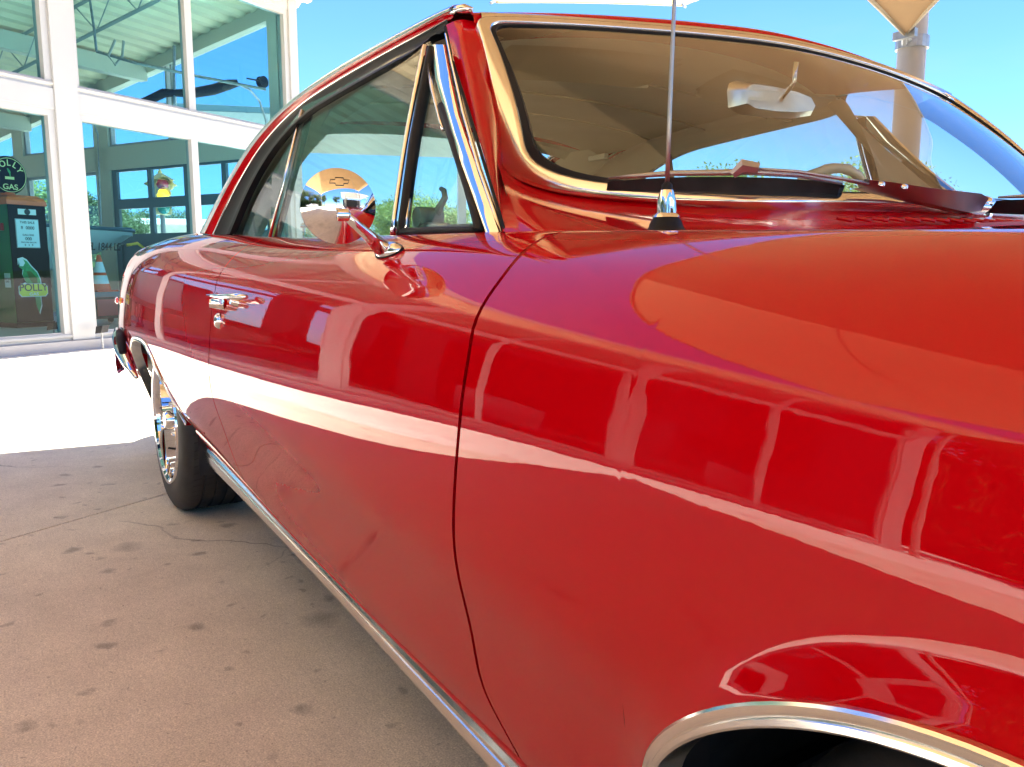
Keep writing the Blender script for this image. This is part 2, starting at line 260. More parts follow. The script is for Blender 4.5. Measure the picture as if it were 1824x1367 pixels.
for k in range(4):
    a=cols[k][1]; b=cols[k+1][0]
    MB().box((a,-.035,2.545),(b,.14,2.757),.004).build('transom_beam',M['white'],BA)
    MB().box((a,-.035,4.47),(b,.14,4.645),.004).build('header_beam',M['white'],BA)
    for (z0,z1) in ((.106,2.545),(2.757,4.47)):
        fr=MB(); t1=.045
        fr.box((a,-.02,z0),(b,.10,z0+.075)); fr.box((a,-.02,z1-.07),(b,.10,z1)); fr.box((a,-.02,z0+.075),(a+.04,.10,z1-.07)); fr.box((b-.075,-.02,z0+.075),(b,.10,z1-.07))
        mu=(a+.04+b-.075)/2+.02
        if k==3: mu=2.58
        fr.box((mu-.05,-.015,z0+.075),(mu+.05,.09,z1-.07))
        # rounded bead along the sill and the inner glazing lip
        fr.tube([(a,-.02,z0+.05),(b,-.02,z0+.05)],.022,8); fr.box((a+.04,.005,z0+.075),(mu-.05,.03,z0+.09)); fr.box((mu+.05,.005,z0+.075),(b-.075,.03,z0+.09))
        fo=fr.build('window_frame',M['white'],BA)
        for (p,q) in ((a+.04,mu-.05),(mu+.05,b-.075)):
            MB().add([(p,.045,z0+.075),(q,.045,z0+.075),(q,.045,z1-.07),(p,.045,z1-.07)],[(0,1,2,3)]).build('pane',M['pane'],fo)
# roof: corrugated deck, ribs along the facade, sloping back
dk=MB(); P=[]; d=-.35; 
prof=[(0,0),(.05,.045),(.12,.045),(.17,0)]
dd=-1.20
while dd<9.4:
    for (o,h) in prof: P.append((dd+o,DZ(dd+o)+.05-h*1.0))
    dd+=.24
dk.grid([[(UL-.2,p[0],p[1]),(UR+.15,p[0],p[1])] for p in P]); dk.build('corrugated_roof_deck',M['deck'],BA)
top=MB(); top.add([(UL-.3,-1.22,4.88),(UR+.2,-1.22,4.88),(UR+.2,9.6,DZ(9.6)+.12),(UL-.3,9.6,DZ(9.6)+.12),(UL-.3,-1.22,4.96),(UR+.2,-1.22,4.96),(UR+.2,9.6,DZ(9.6)+.22),(UL-.3,9.6,DZ(9.6)+.22)],[(3,2,1,0),(4,5,6,7),(0,1,5,4),(1,2,6,5),(2,3,7,6),(3,0,4,7)]); top.build('roof_sheet',M['roofwhite'],BA)
MB().box((UL-.3,-1.30,4.80),(UR+.2,-1.22,5.05),.006).build('fascia',M['white'],BA)
for uj in (-7.4,-5,-2.2,.35,2.35):
    j=MB(); n=11; L=9.0
    def zt(q): return DZ(q)-.04
    for z in (0,-.42): j.tube([(uj,.2,zt(.2)+z),(uj,L,zt(L)+z)],.028,4)
    for k in range(n):
        a=.2+(L-.2)*k/n; b=.2+(L-.2)*(k+.5)/n; c=.2+(L-.2)*(k+1)/n
        j.tube([(uj,a,zt(a)),(uj,b,zt(b)-.42)],.010,4); j.tube([(uj,b,zt(b)-.42),(uj,c,zt(c))],.010,4)
    j.build('roof_joist',M['joist'],BA)
for dj in (2.9,6.0): MB().box((UL,dj,DZ(dj)-.30),(UR-.2,dj+.16,DZ(dj)-.06)).build('roof_beam',M['beam'],BA)
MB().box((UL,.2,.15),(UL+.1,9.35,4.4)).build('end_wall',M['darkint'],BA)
MB().box((-2.72,1.2,.15),(-2.60,9.35,DZ(9.3)-.1)).build('shade_partition',M['darkint'],BA)  # unseen partition added so the left bay mirrors dark in the paint
MB().box((-9.8,9.2,.15),(-2.72,9.3,3.0)).build('shade_lining',M['darkint'],BA)  # dark cover added over the back openings to darken the reflected bay
MB().box((-2.58,2.7,.151),(.4,9.2,.16)).build('shade_floor_sheet',M['darkint'],BA)  # sheet on the shop floor with the interior's shade put into its colour
MB().box((-9.8,.2,.151),(-2.72,9.2,.16)).build('shade_floor_sheet',M['darkint'],BA)  # second sheet, painting the left bay's floor as if in deep shade
for (a_,b_,h_,mt) in ((-9.2,-8.2,1.1,'galv'),(-7.6,-6.6,1.9,'interior'),(-5.6,-4.2,1.0,'galv'),(-3.9,-3.3,2.0,'interior')): MB().box((a_,2.4,.15),(b_,3.1,h_),.02).build('cabinet',M[mt],BA)
# right wall of the showroom
U0,U1=4.25,4.40
rw=MB()
for a,b in ((.15,.33),(3.95,4.32),(6.3,6.6),(9.2,9.5)): rw.box((U0,a,.15),(U1,b,DZ(a)-.02))
rw.box((U0,.33,2.50),(U1,9.2,2.87)); 
def slopebox(m,u0,u1,d0,d1,h0,h1):
    m.add([(u0,d0,DZ(d0)-h0),(u1,d0,DZ(d0)-h0),(u1,d1,DZ(d1)-h0),(u0,d1,DZ(d1)-h0),(u0,d0,DZ(d0)-h1),(u1,d0,DZ(d0)-h1),(u1,d1,DZ(d1)-h1),(u0,d1,DZ(d1)-h1)],[(0,1,2,3),(7,6,5,4),(4,5,1,0),(5,6,2,1),(6,7,3,2),(7,4,0,3)])
slopebox(rw,U0,U1,.33,9.2,-.02,.18)
rw.box((U0,4.32,.15),(U1,9.2,.85)); rw.build('side_wall',M['beam'],BA)
for a,b in ((.33,2.42),(2.50,3.95),(4.32,6.3),(6.6,9.2)):
    f=MB(); 
    f.box((U0+.04,a,2.87),(U1-.04,a+.04,DZ(a)-.18)); f.box((U0+.04,b-.04,2.87),(U1-.04,b,DZ(b)-.18)); f.box((U0+.04,a,2.87),(U1-.04,b,2.91))
    fo=f.build('transom_frame',M['white'],BA)
    MB().add([((U0+U1)/2,a+.04,2.91),((U0+U1)/2,b-.04,2.91),((U0+U1)/2,b-.04,DZ(b)-.18),((U0+U1)/2,a+.04,DZ(a)-.18)],[(0,1,2,3)]).build('pane',M['clearpane'],fo)
for a,b in ((4.32,6.3),(6.6,9.2)):
    f=MB(); f.box((U0+.04,a,.85),(U1-.04,a+.05,2.5)); f.box((U0+.04,b-.05,.85),(U1-.04,b,2.5)); f.box((U0+.05,a+.04,.85),(U1-.05,b-.04,.90)); f.box((U0+.05,a+.04,2.45),(U1-.05,b-.04,2.5)); fo=f.build('side_window_frame',M['white'],BA)
    MB().add([((U0+U1)/2,a+.05,.85),((U0+U1)/2,b-.05,.85),((U0+U1)/2,b-.05,2.5),((U0+U1)/2,a+.05,2.5)],[(0,1,2,3)]).build('pane',M['clearpane'],fo)
# garage door with glass lites
gd=MB(); lit=[(.50,1.30),(1.40,2.14),(2.23,2.98),(3.08,3.83)]; rows=[(.30,.72),(.86,1.28),(1.45,1.86),(2.02,2.46)]
us=(U0+.03,U0+.08)
gd.box((us[0],.33,.15),(us[1],3.95,.30))
zs=[.30]+[v for r in rows for v in r][1:]
for r,(z0,z1) in enumerate(rows):
    zt_=rows[r+1][0] if r<3 else 2.50
    gd.box((us[0],.33,z1),(us[1],3.95,zt_))
    prev=.33
    for (a,b) in lit: gd.box((us[0],prev,z0),(us[1],a,z1)); prev=b
    gd.box((us[0],prev,z0),(us[1],3.95,z1))
gdo=gd.build('garage_door',M['doorframe'],BA)
for (z0,z1) in rows:
    for (a,b) in lit: MB().add([(us[0]+.025,a,z0),(us[0]+.025,b,z0),(us[0]+.025,b,z1),(us[0]+.025,a,z1)],[(0,1,2,3)]).build('lite',M['clearpane'] if z0>1 else M['doorframe'],gdo)
# door tracks and springs
tk=MB(); 
def BP(l,d): return [locB(x,y,d) for x,y in l]
tk.tube([locB(172,92,2.2),locB(240,112,1.8),locB(345,135,1.3),locB(474,160,.6)],.022,6)
tk.tube([locB(420,148,1.3),locB(445,160,1.2),locB(462,180,1.2),locB(474,215,1.2),locB(476,260,1.2)],.018,6)
tk.tube([locB(165,215,2.2),locB(174,240,2.2),locB(176,300,2.2),locB(180,400,2.2)],.012,6)
tk.tube([locB(160,0,1.2),locB(166,40,1.2),locB(172,92,1.2)],.015,6); tk.tube([locB(310,82,1.6),locB(310,185,1.6)],.02,6)
tk.build('garage_door_track',M['galv'],BA)
MB().tube([locB(205,72,2.),locB(193,100,2.),locB(205,116,2.),locB(218,100,2.),locB(220,73,2.)],.018,6).build('hanging_hook',M['joist'],BA)
# back wall with windows
bw=MB(); segs=[(-9.9,-5.4),(-4.6,-2.0),(-.6,.5),(2.2,3.0)]
D0,D1=9.35,9.5
bw.box((UL,D0,.15),(UR,D1,.85)); bw.box((UL,D0,2.35),(UR,D1,2.62)); 
for a,b in segs+[(4.2,4.46)]: bw.box((a,D0,.85),(b,D1,3.02))
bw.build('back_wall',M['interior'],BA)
cv=MB()
for (x,y,D,r) in ((235,188,1.9,.04),):
    cv.tube([locB(235,190,2.2),locB(262,180,2.0),locB(292,166,1.7),locB(312,166,1.6),locB(345,166,1.6),locB(380,160,1.5),locB(408,151,1.3),locB(424,148,1.2)],[.05,.06,.065,.05,.075,.08,.075,.05],10)
hz=cv.build('exhaust_hose',M['rubber'],None,smooth=True)
hz.location=BA.location; hz.rotation_euler=BA.rotation_euler; tagit(hz,'thick black exhaust hose hanging below the showroom roof deck','hose')
rl=MB(); c=locB(471,146,.9); rl.lathe([(0,0),(.085,0),(.085,.02),(.05,.02),(.05,.07),(.085,.07),(.085,.09),(0,.09)],c,(0,1,0),20); rl.tube([c+Vector((-.35,0,-.02)),c],.012,6)
ro=rl.build('hose_reel',M['black'],None,smooth=True,ang=40,label='small black reel on the track high behind the corner window',cat='reel'); ro.location=BA.location; ro.rotation_euler=BA.rotation_euler
# ------------------------------------------------------------------ gas pumps
def worldB(p): return Vector((G0.x,G0.y,0))+UU*p[0]-NN*p[1]+Vector((0,0,p[2]))
PD=1.75; fl=.15
a0=locB(19,450,PD); a1=locB(86,450,PD); pc=Vector(((a0.x+a1.x)/2,PD+.22,fl)); PW=(a1.x-a0.x)
pump=empty('gas_pump',worldB(pc),UA,label='vintage black gas pump with orange top, parrot decal and round globe',cat='gas pump')
def PL(px,py,off=0): q=locB(px,py,PD-off); return Vector((q.x-pc.x,q.y-pc.y,q.z-fl))
H1=PL(50,366).z; hw=PW/2
b=MB(); b.box((-hw,-.215,.06),(hw,.215,H1),.012); b.build('cabinet',M['green'],pump)
MB().box((-hw-.01,-.235,0),(hw+.01,.235,.06),.005).build('plinth',M['black'],pump)
MB().box((-hw+.004,-.232,.065),(hw-.004,-.216,H1-.002),.006).build('front_panel',M['black'],pump)
tp=MB(); z=H1; 
tp.grid([[(sx*(hw+.012-q),sy*(.24-q),z+h) for (sx,sy) in ((-1,-1),(1,-1),(1,1),(-1,1),(-1,-1))] for q,h in ((0,0),(0,.05),(.02,.085),(.07,.12),(.17,.13))]); tp.add([(-hw+.15,-.07,z+.13),(hw-.15,-.07,z+.13),(hw-.15,.07,z+.13),(-hw+.15,.07,z+.13)],[(0,1,2,3)])
tp.build('top_cap',M['orange'],pump)
gc=PL(29,311,.0); gc.y=0; GR=.232
MB().lathe([(.09,z+.12),(.085,gc.z-GR+.02)],(gc.x,0,0),(0,0,1),20).build('globe_neck',M['orange'],pump,smooth=True)
gl=MB().lathe([(0,-.075),(GR-.02,-.072),(GR,-.05),(GR,.05),(GR-.02,.072),(0,.075)],gc,(0,1,0),40).build('globe',M['black'],pump,smooth=True,ang=40)
yc=-.078
def ring(r0,r1,name,mat,par,c,y): 
    m=MB(); n=48; m.add([(c.x+r*math.cos(2*math.pi*k/n),y,c.z+r*math.sin(2*math.pi*k/n)) for r in (r0,r1) for k in range(n)],[(k,(k+1)%n,n+(k+1)%n,n+k) for k in range(n)]); return m.build(name,mat,par)
ring(.200,.208,'globe_ring',M['yellowpale'],gl,gc,yc)
for i,ch in enumerate('POLLY'):
    th=R(90+ (2-i)*31); r=.145; text('letter',ch,.105,M['yellowpale'],gl,(gc.x+r*math.cos(th),yc,gc.z+r*math.sin(th)),(R(90),-(th-R(90)) ,0),.001,.95)
text('letter','GAS',.092,M['yellowpale'],gl,(gc.x,yc,gc.z-.145),(R(90),0,0),.001,1.1)
MB().box((gc.x-.055,yc-.002,gc.z-.052),(gc.x+.055,yc+.002,gc.z-.02)).build('globe_badge',M['yellowpale'],gl)
def parrot(par,c,s,y,mat):
    body=[(-.30,.95),(-.12,1.0),(.02,.92),(.16,.72),(.36,.50),(.46,.25),(.48,0.),(.42,-.22),(.44,-.7),(.34,-1.0),(.24,-.7),(.22,-.2),(.02,.02),(-.10,.20),(-.18,.42),(-.14,.60),(-.30,.72)]
    return MB().prism([(c.x+p*s,y,c.z+q*s) for p,q in body],(0,-.003,0)).build('parrot_decal',mat,par)
parrot(gl,Vector((gc.x-.01,0,gc.z+.03)),.05,yc,M['parrotgreen'])
fy=-.233
e1=PL(30,372);e2=PL(63,384); MB().box((e1.x,fy-.004,e2.z),(e2.x,fy,e1.z)).build('name_plate',M['signwhite'],pump)
MB().lathe([(0,0),(.036,0),(.036,.006),(0,.006)],((e1.x+e2.x)/2,fy-.011,(e1.z+e2.z)/2),(0,1,0),20).build('plate_emblem',M['ink'],pump)
e1=PL(26,391);e2=PL(69,441); df=MB().box((e1.x-.01,fy-.008,e2.z-.01),(e2.x+.01,fy,e1.z+.01),.003).build('dial_frame',M['greysteel'],pump)
MB().box((e1.x,fy-.012,e2.z),(e2.x,fy-.008,e1.z)).build('dial_face',M['card'],df)
cx=(e1.x+e2.x)/2; hh=e1.z-e2.z
for s,zz,sz in (('THIS SALE',.90,.042),('$  0000',.70,.055),('GALLONS',.44,.032),('000',.30,.055),('PRICE PER GALLON',.17,.022),('0   3   9',.07,.034)): text('dial_text',s,sz,M['ink'],df,(cx,fy-.014,e2.z+hh*zz),(R(90),0,0),.0006)
p0=PL(52,510); sc=.36
pr=parrot(pump,Vector((p0.x-.02,0,p0.z)),.36,fy-.001,M['signwhite']); pr.name='parrot_outline'
pp=parrot(pump,Vector((p0.x-.02,0,p0.z)),.335,fy-.003,M['parrotgreen'])
c=Vector((p0.x-.02,0,p0.z)); s=.335
MB().prism([(c.x+p*s,fy-.006,c.z+q*s) for p,q in ((-.30,.95),(-.12,1.0),(-.06,.86),(-.14,.74),(-.26,.74))],(0,-.001,0)).build('parrot_face',M['signwhite'],pp)
MB().prism([(c.x+p*s,fy-.006,c.z+q*s) for p,q in ((-.02,.55),(.14,.55),(.34,.30),(.36,.02),(.2,.06),(.04,.3))],(0,-.001,0)).build('parrot_wing',M['leaf2'],pp)
MB().prism([(c.x+p*s,fy-.006,c.z+q*s) for p,q in ((-.28,.86),(-.24,.92),(-.30,.72),(-.33,.78))],(0,-.001,0)).build('parrot_beak',M['ink'],pp)
MB().prism([(c.x+p*s,fy-.006,c.z+q*s) for p,q in ((-.12,.14),(.12,.0),(.10,-.1),(-.06,-.02),(-.2,.1))],(0,-.001,0)).build('parrot_foot',M['signwhite'],pp)
e1=PL(31,507);e2=PL(84,527); cx=(e1.x+e2.x)/2; cz=(e1.z+e2.z)/2; W2=(e2.x-e1.x)/2; H2=(e1.z-e2.z)/2
def plaque(k,y,mat,name,par): return MB().prism([(cx+sx*(W2*q+k),y,cz+sz*(H2*r_+k)) for sx,sz,q,r_ in ((-1,-1,.8,1),(1,-1,.8,1),(1,-1,.97,.5),(1,1,.97,.5),(1,1,.8,1),(-1,1,.8,1),(-1,1,.97,.5),(-1,-1,.97,.5))],(0,-.003,0)).build(name,mat,par)
plaque(.008,fy-.006,M['signwhite'],'plaque_border',pump); pq=plaque(0,fy-.010,M['yellow'],'plaque',pump)
text('plaque_text','POLLY',.125,M['ink'],pq,(cx,fy-.015,cz+.03),(R(90),0,0),.001,1.0); text('plaque_text','GAS',.05,M['signwhite'],pq,(cx,fy-.015,cz-.05),(R(90),0,0),.001,1.3)
e1=Vector((-hw-.004,-.06,PL(10,487).z)); sd=MB().box((-hw-.004,-.17,PL(10,513).z),(-hw,-.05,PL(10,487).z)).build('side_sign',M['signwhite'],pump)
text('side_sign_text','CONTAINS\nLEAD',.032,M['ink'],sd,(-hw-.006,-.11,(PL(10,513).z+PL(10,487).z)/2),(R(90),0,R(-90)),.0006)
MB().box((-hw-.03,-.12,PL(8,410).z),(-hw,-.04,PL(8,400).z+.02)).build('side_bracket',M['red'],pump)
hs=MB(); hs.tube([(hw,-.02,1.3),(hw+.07,-.05,1.2),(hw+.10,-.05,.9),(hw+.10,-.05,.5),(hw+.06,-.03,.35),(hw+.02,0,.4)],.016,8); hs.build('fuel_hose',M['rubber'],pump,smooth=True)
MB().tube([(hw,-.06,1.32),(hw+.05,-.07,1.32),(hw+.07,-.07,1.22)],.018,8).build('nozzle',M['chrome'],pump,smooth=True)
# ------------------------------------------------------------------ traffic signal behind the garage door
tp0=atd(287,345,15.3); ts=empty('traffic_signal',(tp0.x,tp0.y,0),YAW+R(90)+R(-57),label='old yellow three lens traffic signal standing behind the garage door',cat='traffic signal')
z0=tp0.z; fw_=Vector((CAMP[0]-tp0.x,CAMP[1]-tp0.y,0)).normalized(); ts.rotation_euler=(0,0,math.atan2(fw_.y,fw_.x)+R(12))   # local +x faces the camera
def zpx(y): return atd(287,y,15.3).z
MB().box((-.13,-.13,zpx(383)),(.13,.13,zpx(322)),.02).build('housing',M['tlyellow'],ts)
MB().add([(.19,-.19,zpx(322)),(.19,.19,zpx(322)),(-.19,.19,zpx(322)),(-.19,-.19,zpx(322)),(0.03,-.03,zpx(309)),(.03,.03,zpx(309)),(-.03,.03,zpx(309)),(-.03,-.03,zpx(309))],[(3,2,1,0),(0,1,5,4),(1,2,6,5),(2,3,7,6),(3,0,4,7),(4,5,6,7)]).build('roof_cap',M['tlyellow'],ts)
MB().lathe([(0,0),(.03,0),(.035,.03),(.015,.05),(.022,.08),(0,.11)],(0,0,zpx(309)),(0,0,1),12).build('finial',M['tlyellow'],ts,smooth=True)
for yy,mt in ((329,'lensred'),(348,'lensyellow'),(372,'lensgreen')):
    zz=zpx(yy); MB().lathe([(.10,0),(.095,.02),(0,.045)],(.131,0,zz),(1,0,0),20).build('lens',M[mt],ts,smooth=True)
    v=MB(); n=14; v.grid([[(x,.108*math.cos(math.pi*k/n),zz+.108*math.sin(math.pi*k/n)) for x in (.13,.25)] for k in range(n+1)]); v.build('visor',M['tlyellow'],ts,smooth=True)
for s in (-1,1):
    MB().lathe([(.05,0),(.085,.02),(.085,.05),(.03,.09),(.012,.13)],(0,s*.13,zpx(329)),(0,s,0),14).build('side_lamp',M['tlyellow'],ts,smooth=True)
MB().tube([(0,0,-.05),(0,0,zpx(383))],.04,10).build('post',M['pole'],ts)
# ------------------------------------------------------------------ boat on a stand
bw_=locB(236,412,2.9); boat=empty('boat',worldB((bw_.x,2.9,fl)),UA,label='small pale grey boat hull on a stand inside the showroom',cat='boat')
L=4.3; zg=bw_.z-fl
Hs=[]; n=22
for i in range(n+1):
    s=i/n; bx=-L*s; wbm=.78*min(1,(s*2.2)**.62) if s>0 else .0; kz=zg-.06-(.78)*min(1,(s*2.0)**.8); sh=zg-.02*s
    Hs.append([(bx,-wbm,sh),(bx,-wbm*.97,sh-.08),(bx+.0,-wbm*.86,(sh+kz)/2+.02),(bx,-wbm*.60,kz+.10),(bx,0,kz),(bx,wbm*.60,kz+.10),(bx,wbm*.86,(sh+kz)/2+.02),(bx,wbm*.97,sh-.08),(bx,wbm,sh)])
MB().grid(Hs).build('hull',M['boatgrey'],boat,smooth=True,ang=35)
dk=MB(); dk.grid([[r[0],(r[0][0],0,r[0][2]+.05),r[8]] for r in Hs]); dk.build('deck',M['bluetrim'],boat,smooth=True)
for s in (0,8): MB().tube([Vector(r[s])+Vector((.02 if i==0 else 0,0,.0)) for i,r in enumerate(Hs)],.028,8).build('rub_rail',M['boattrim'],boat,smooth=True)
q=locB(178,441,2.35)
bt=text('registration_number','FL 1844 LE',.15,M['ink'],boat,(q.x-bw_.x-.10,-.80,q.z-fl+.0),(R(90+10),0,R(3)),.002,.78)
st=MB(); 
for x in (-.9,-2.9):
    st.box((x-.05,-.6,.0),(x+.05,.6,.06)); st.box((x-.04,-.5,.06),(x+.04,-.42,.42)); st.box((x-.04,.42,.06),(x+.04,.5,.42)); st.box((x-.04,-.04,.06),(x+.04,.04,zg-.84))
st.box((-3.2,-.04,.06),(-.5,.04,.12)); so_=st.build('boat_stand',M['galv'],None,label='grey metal stand carrying the boat hull in the showroom',cat='stand'); so_.location=boat.location; so_.rotation_euler=boat.rotation_euler
# cart with a cone on it
cp=locB(197,520,1.25); cart=empty('tool_cart',worldB((cp.x,1.5,fl)),UA,label='low blue grey cart with red front panel under the traffic cone',cat='cart')
ch=cp.z-fl+.0
MB().box((-.34,-.22,ch-.07),(.34,.22,ch),.01).build('cart_top',M['boattrim'],cart); MB().box((-.30,-.20,.08),(.30,.20,ch-.07)).build('cart_body',M['darkint'],cart)
MB().box((-.17,-.212,.12),(.12,-.20,ch-.10)).build('cart_panel',M['red'],cart)
for a in (-.26,.26):
    for b_ in (-.15,.15): MB().lathe([(0,-.015),(.038,-.015),(.038,.015),(0,.015)],(a,b_,.041),(0,1,0),12).build('caster',M['rubber'],cart)
cn=locB(186,514,1.35); ct=locB(186,459,1.35); cone=empty('traffic_cone',worldB((cn.x,1.42,fl+ch)),UA,label='orange traffic cone with white bands on top of the low cart',cat='traffic cone')
hc=.46
def conez(a,b,mat,nm): r=lambda q:.125-(.105)*q; MB().lathe([(r(a),.02+a*hc),(r(b),.02+b*hc)],(0,0,0),(0,0,1),24).build(nm,M[mat],cone,smooth=True)
MB().box((-.15,-.15,0),(.15,.15,.022),.006).build('cone_base',M['coneo'],cone)
conez(0,.18,'coneo','cone_body'); conez(.18,.42,'conew','reflective_band'); conez(.42,.5,'coneo','cone_body'); conez(.5,.80,'conew','reflective_band'); conez(.80,1.,'coneo','cone_body')
# small black spotlights at the foot of the windows
for k,(px,py,dd_,lb) in enumerate(((181,587,-.22,'small black spotlight on a stem outside by the white column'),(95,581,.55,'small black spotlight inside beside the gas pump foot'))):
    q=locB(px,py,dd_); f0=-.0 if dd_<0 else .15
    e=empty('spotlight',worldB((q.x,dd_,f0)),UA+R(20),label=lb,cat='spotlight',group='small spotlights at the window foot'); h=q.z-f0
    MB().add([(-.06,-.03,h-.035),(.06,-.03,h-.035),(.06,.04,h-.045),(-.06,.04,h-.045),(-.05,-.05,h+.045),(.07,-.05,h+.045),(.07,.03,h+.035),(-.05,.03,h+.035)],[(3,2,1,0),(4,5,6,7),(0,1,5,4),(1,2,6,5),(2,3,7,6),(3,0,4,7)]).build('lamp_head',M['rubber'],e)
    MB().tube([(0,0,0),(0,0,h-.03)],.010,6).build('stem',M['galv'],e)
gh=MB().tube([worldB(locB(226,437,1.9)),worldB(locB(245,434,1.9)),worldB(locB(258,443,1.9)),worldB(locB(262,470,1.9)),worldB(locB(262,520,1.9)),worldB(locB(262,560,1.9))],.022,8).build('yellow_hose',M['gold'],None,smooth=True,label='yellow hose arching beside the boat bow in the showroom',cat='hose')
# ------------------------------------------------------------------ shade sails and their posts
def sail(corners,bow,label,n=26,sagz=.25,mat='sail'):
    A,B,C_,D=[Vector(c) for c in corners]; cen=(A+B+C_+D)/4
    rows=[]
    for i in range(n+1):
        s=i/n; r=[]
        for j in range(n+1):
            t=j/n; s2=s+ (1-2*s)*bow*4*t*(1-t)*abs(1-2*s)**0.5*.5 ; t2=t+(1-2*t)*bow*4*s*(1-s)*abs(1-2*t)**0.5*.5
            P=A*(1-s2)*(1-t2)+B*s2*(1-t2)+C_*s2*t2+D*(1-s2)*t2; P.z-=sagz*16*s*(1-s)*t*(1-t)*.25; r.append(P)
        rows.append(r)
    e=empty('shade_sail',cen,0,label=label,cat='shade sail')
    m=MB(cen).grid(rows); o=m.build('fabric',M[mat],e,smooth=True)
    for k in (5,10,15,20): MB(cen).tube([r[k]-Vector((0,0,.004)) for r in rows],.006,4).build('seam',M['vinyl'],e,smooth=True)
    edge=[r[0] for r in rows]+rows[-1][1:]+[r[-1] for r in rows[::-1]][1:]+rows[0][::-1][1:-1]
    MB(cen).tube(edge,.018,6,closed=True).build('hem',M['vinyl'],e,smooth=True)
    for c in (A,B,C_,D): MB(cen).tube([c+Vector((0,0,.03)),c+(c-cen).normalized()*.16],.022,6).build('turnbuckle',M['galv'],e)
    return e
def post(x,y,h,r,label,group='shade sail posts'):
    e=empty('sail_post',(x,y,0),0,label=label,cat='post',group=group)
    MB().lathe([(r*1.08,0),(r,.02),(r*.92,h)],(0,0,0),(0,0,1),24).build('shaft',M['pole'],e,smooth=True); MB().lathe([(r*.95,0),(r*.9,.04),(0,.07)],(0,0,h),(0,0,1),24).build('post_cap',M['pole'],e,smooth=True)
    MB().box((-r*1.9,-r*1.9,0),(r*1.9,r*1.9,.02),.004).build('foot_plate',M['galv'],e)
    return e
C1=atd(1612,62,7.2)
P1=atd(1625,75,7.5)
sail([C1,(-4.1,-6.5,4.4),(4.6,-7.5,4.3),(4.2,3.4,4.8)],.16,'large tan shade sail stretched over the red car, corner on the cream post')
post(P1.x,P1.y,4.2,.112,'cream steel post behind the windshield holding the sail corner')
hw_=MB(); a=C1; b_=Vector((P1.x,P1.y,atd(1625,78,7.5).z)); hw_.tube([a,b_],.02,6); hw_.box(tuple(a-Vector((.09,.02,.03))),tuple(a+Vector((.09,.02,.03)))); hw_.tube([b_-Vector((0,0,.045)),b_+Vector((0,0,.045))],.125,16); hw_.build('sail_clamp',M['galv'],None,label='galvanised clamp between sail corner and cream post',cat='clamp')
post(-4.6,-10.2,4.9,.05,'cream post of the sail corner behind the photographer'); post(4.9,-7.6,4.5,.07,'cream post in front of the car, at the showroom side'); post(4.4,3.6,5.0,.09,'cream post in front of the car, far side')
A_=atd(884,4,13); B_=atd(1215,10,14); 
sail([A_,B_,atd(1420,-60,21),atd(905,-80,21)],.04,'second tan shade sail beyond the car roof',sagz=.1)
sail([(-4.5,1.25,6.1),(4,-6.2,6.1),(7,6,6.3),(-2,8,6.0)],.06,'unseen upper tan shade sail added to shade the big one above the car',mat='sail2')  # added out of view; its shadow darkens the big sail's underside
# white open trusses of the canopy in front (mirrored in the round mirror)
TG=empty('truss_canopy',(7.2,5.0,0),0,label='white truss canopy over a dark bay in front of the car',cat='canopy')
for x in (0,6): 
    for y in (-5,5): MB().box((x-.12,y-.12,0),(x+.12,y+.12,4.2)).build('column',M['white'],TG)
for x in (0,6):
    t=MB(); 
    for z in (4.2,5.0): t.tube([(x,-6,z),(x,6,z)],.05,6)
    for k in range(12): t.tube([(x,-6+k,4.2),(x,-5.5+k,5.0)],.03,5); t.tube([(x,-5.5+k,5.0),(x,-5+k,4.2)],.03,5)
    t.build('truss',M['trusswhite'],TG)
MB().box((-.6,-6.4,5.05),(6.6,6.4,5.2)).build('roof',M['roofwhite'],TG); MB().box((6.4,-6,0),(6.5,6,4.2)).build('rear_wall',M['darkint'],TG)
# made-up flat canopy, standing in for the dark band in the side glass
zc=3.75
def atzz(px,py,z): d=Vector(ray(px,py)); return Vector(CAMP)+d*((z-CAMP[2])/d.z)
q0=atzz(485,271,zc); q1=atzz(850,283,zc); n0=atzz(485,203,zc)     # far lower edge and the near lower edge
ud=(q1-q0).normalized(); dep=(n0-q0).dot(Vector((ud.y,-ud.x,0)))
fc=empty('standin_canopy',(q0.x,q0.y,0),math.atan2(ud.y,ud.x),label='flat dark stand-in canopy far behind the car',cat='canopy')
Lh=(q1-q0).length
MB().box((-2.0,-abs(dep),zc),(Lh,0,zc+.12),.01).build('roof_slab',M['doorframe'],fc)
for x in (.6,Lh-.5): MB().box((x-.1,-.5,0),(x+.1,-.3,zc)).build('column',M['white'],fc)
# pavilion beyond the garage door
q=atd(300,400,46); pv=empty('pavilion',(q.x,q.y,0),YAW+R(45),label='low pavilion with white roof seen through the garage door',cat='building')
zr=atd(300,392,46).z; zl=atd(300,402,46).z
MB().box((-5,-1.2,zl),(5,1.2,zr),.03).build('roof',M['roofwhite'],pv); MB().box((-4.5,-.8,0),(4.5,1,zl)).build('wall',M['tank'],pv)
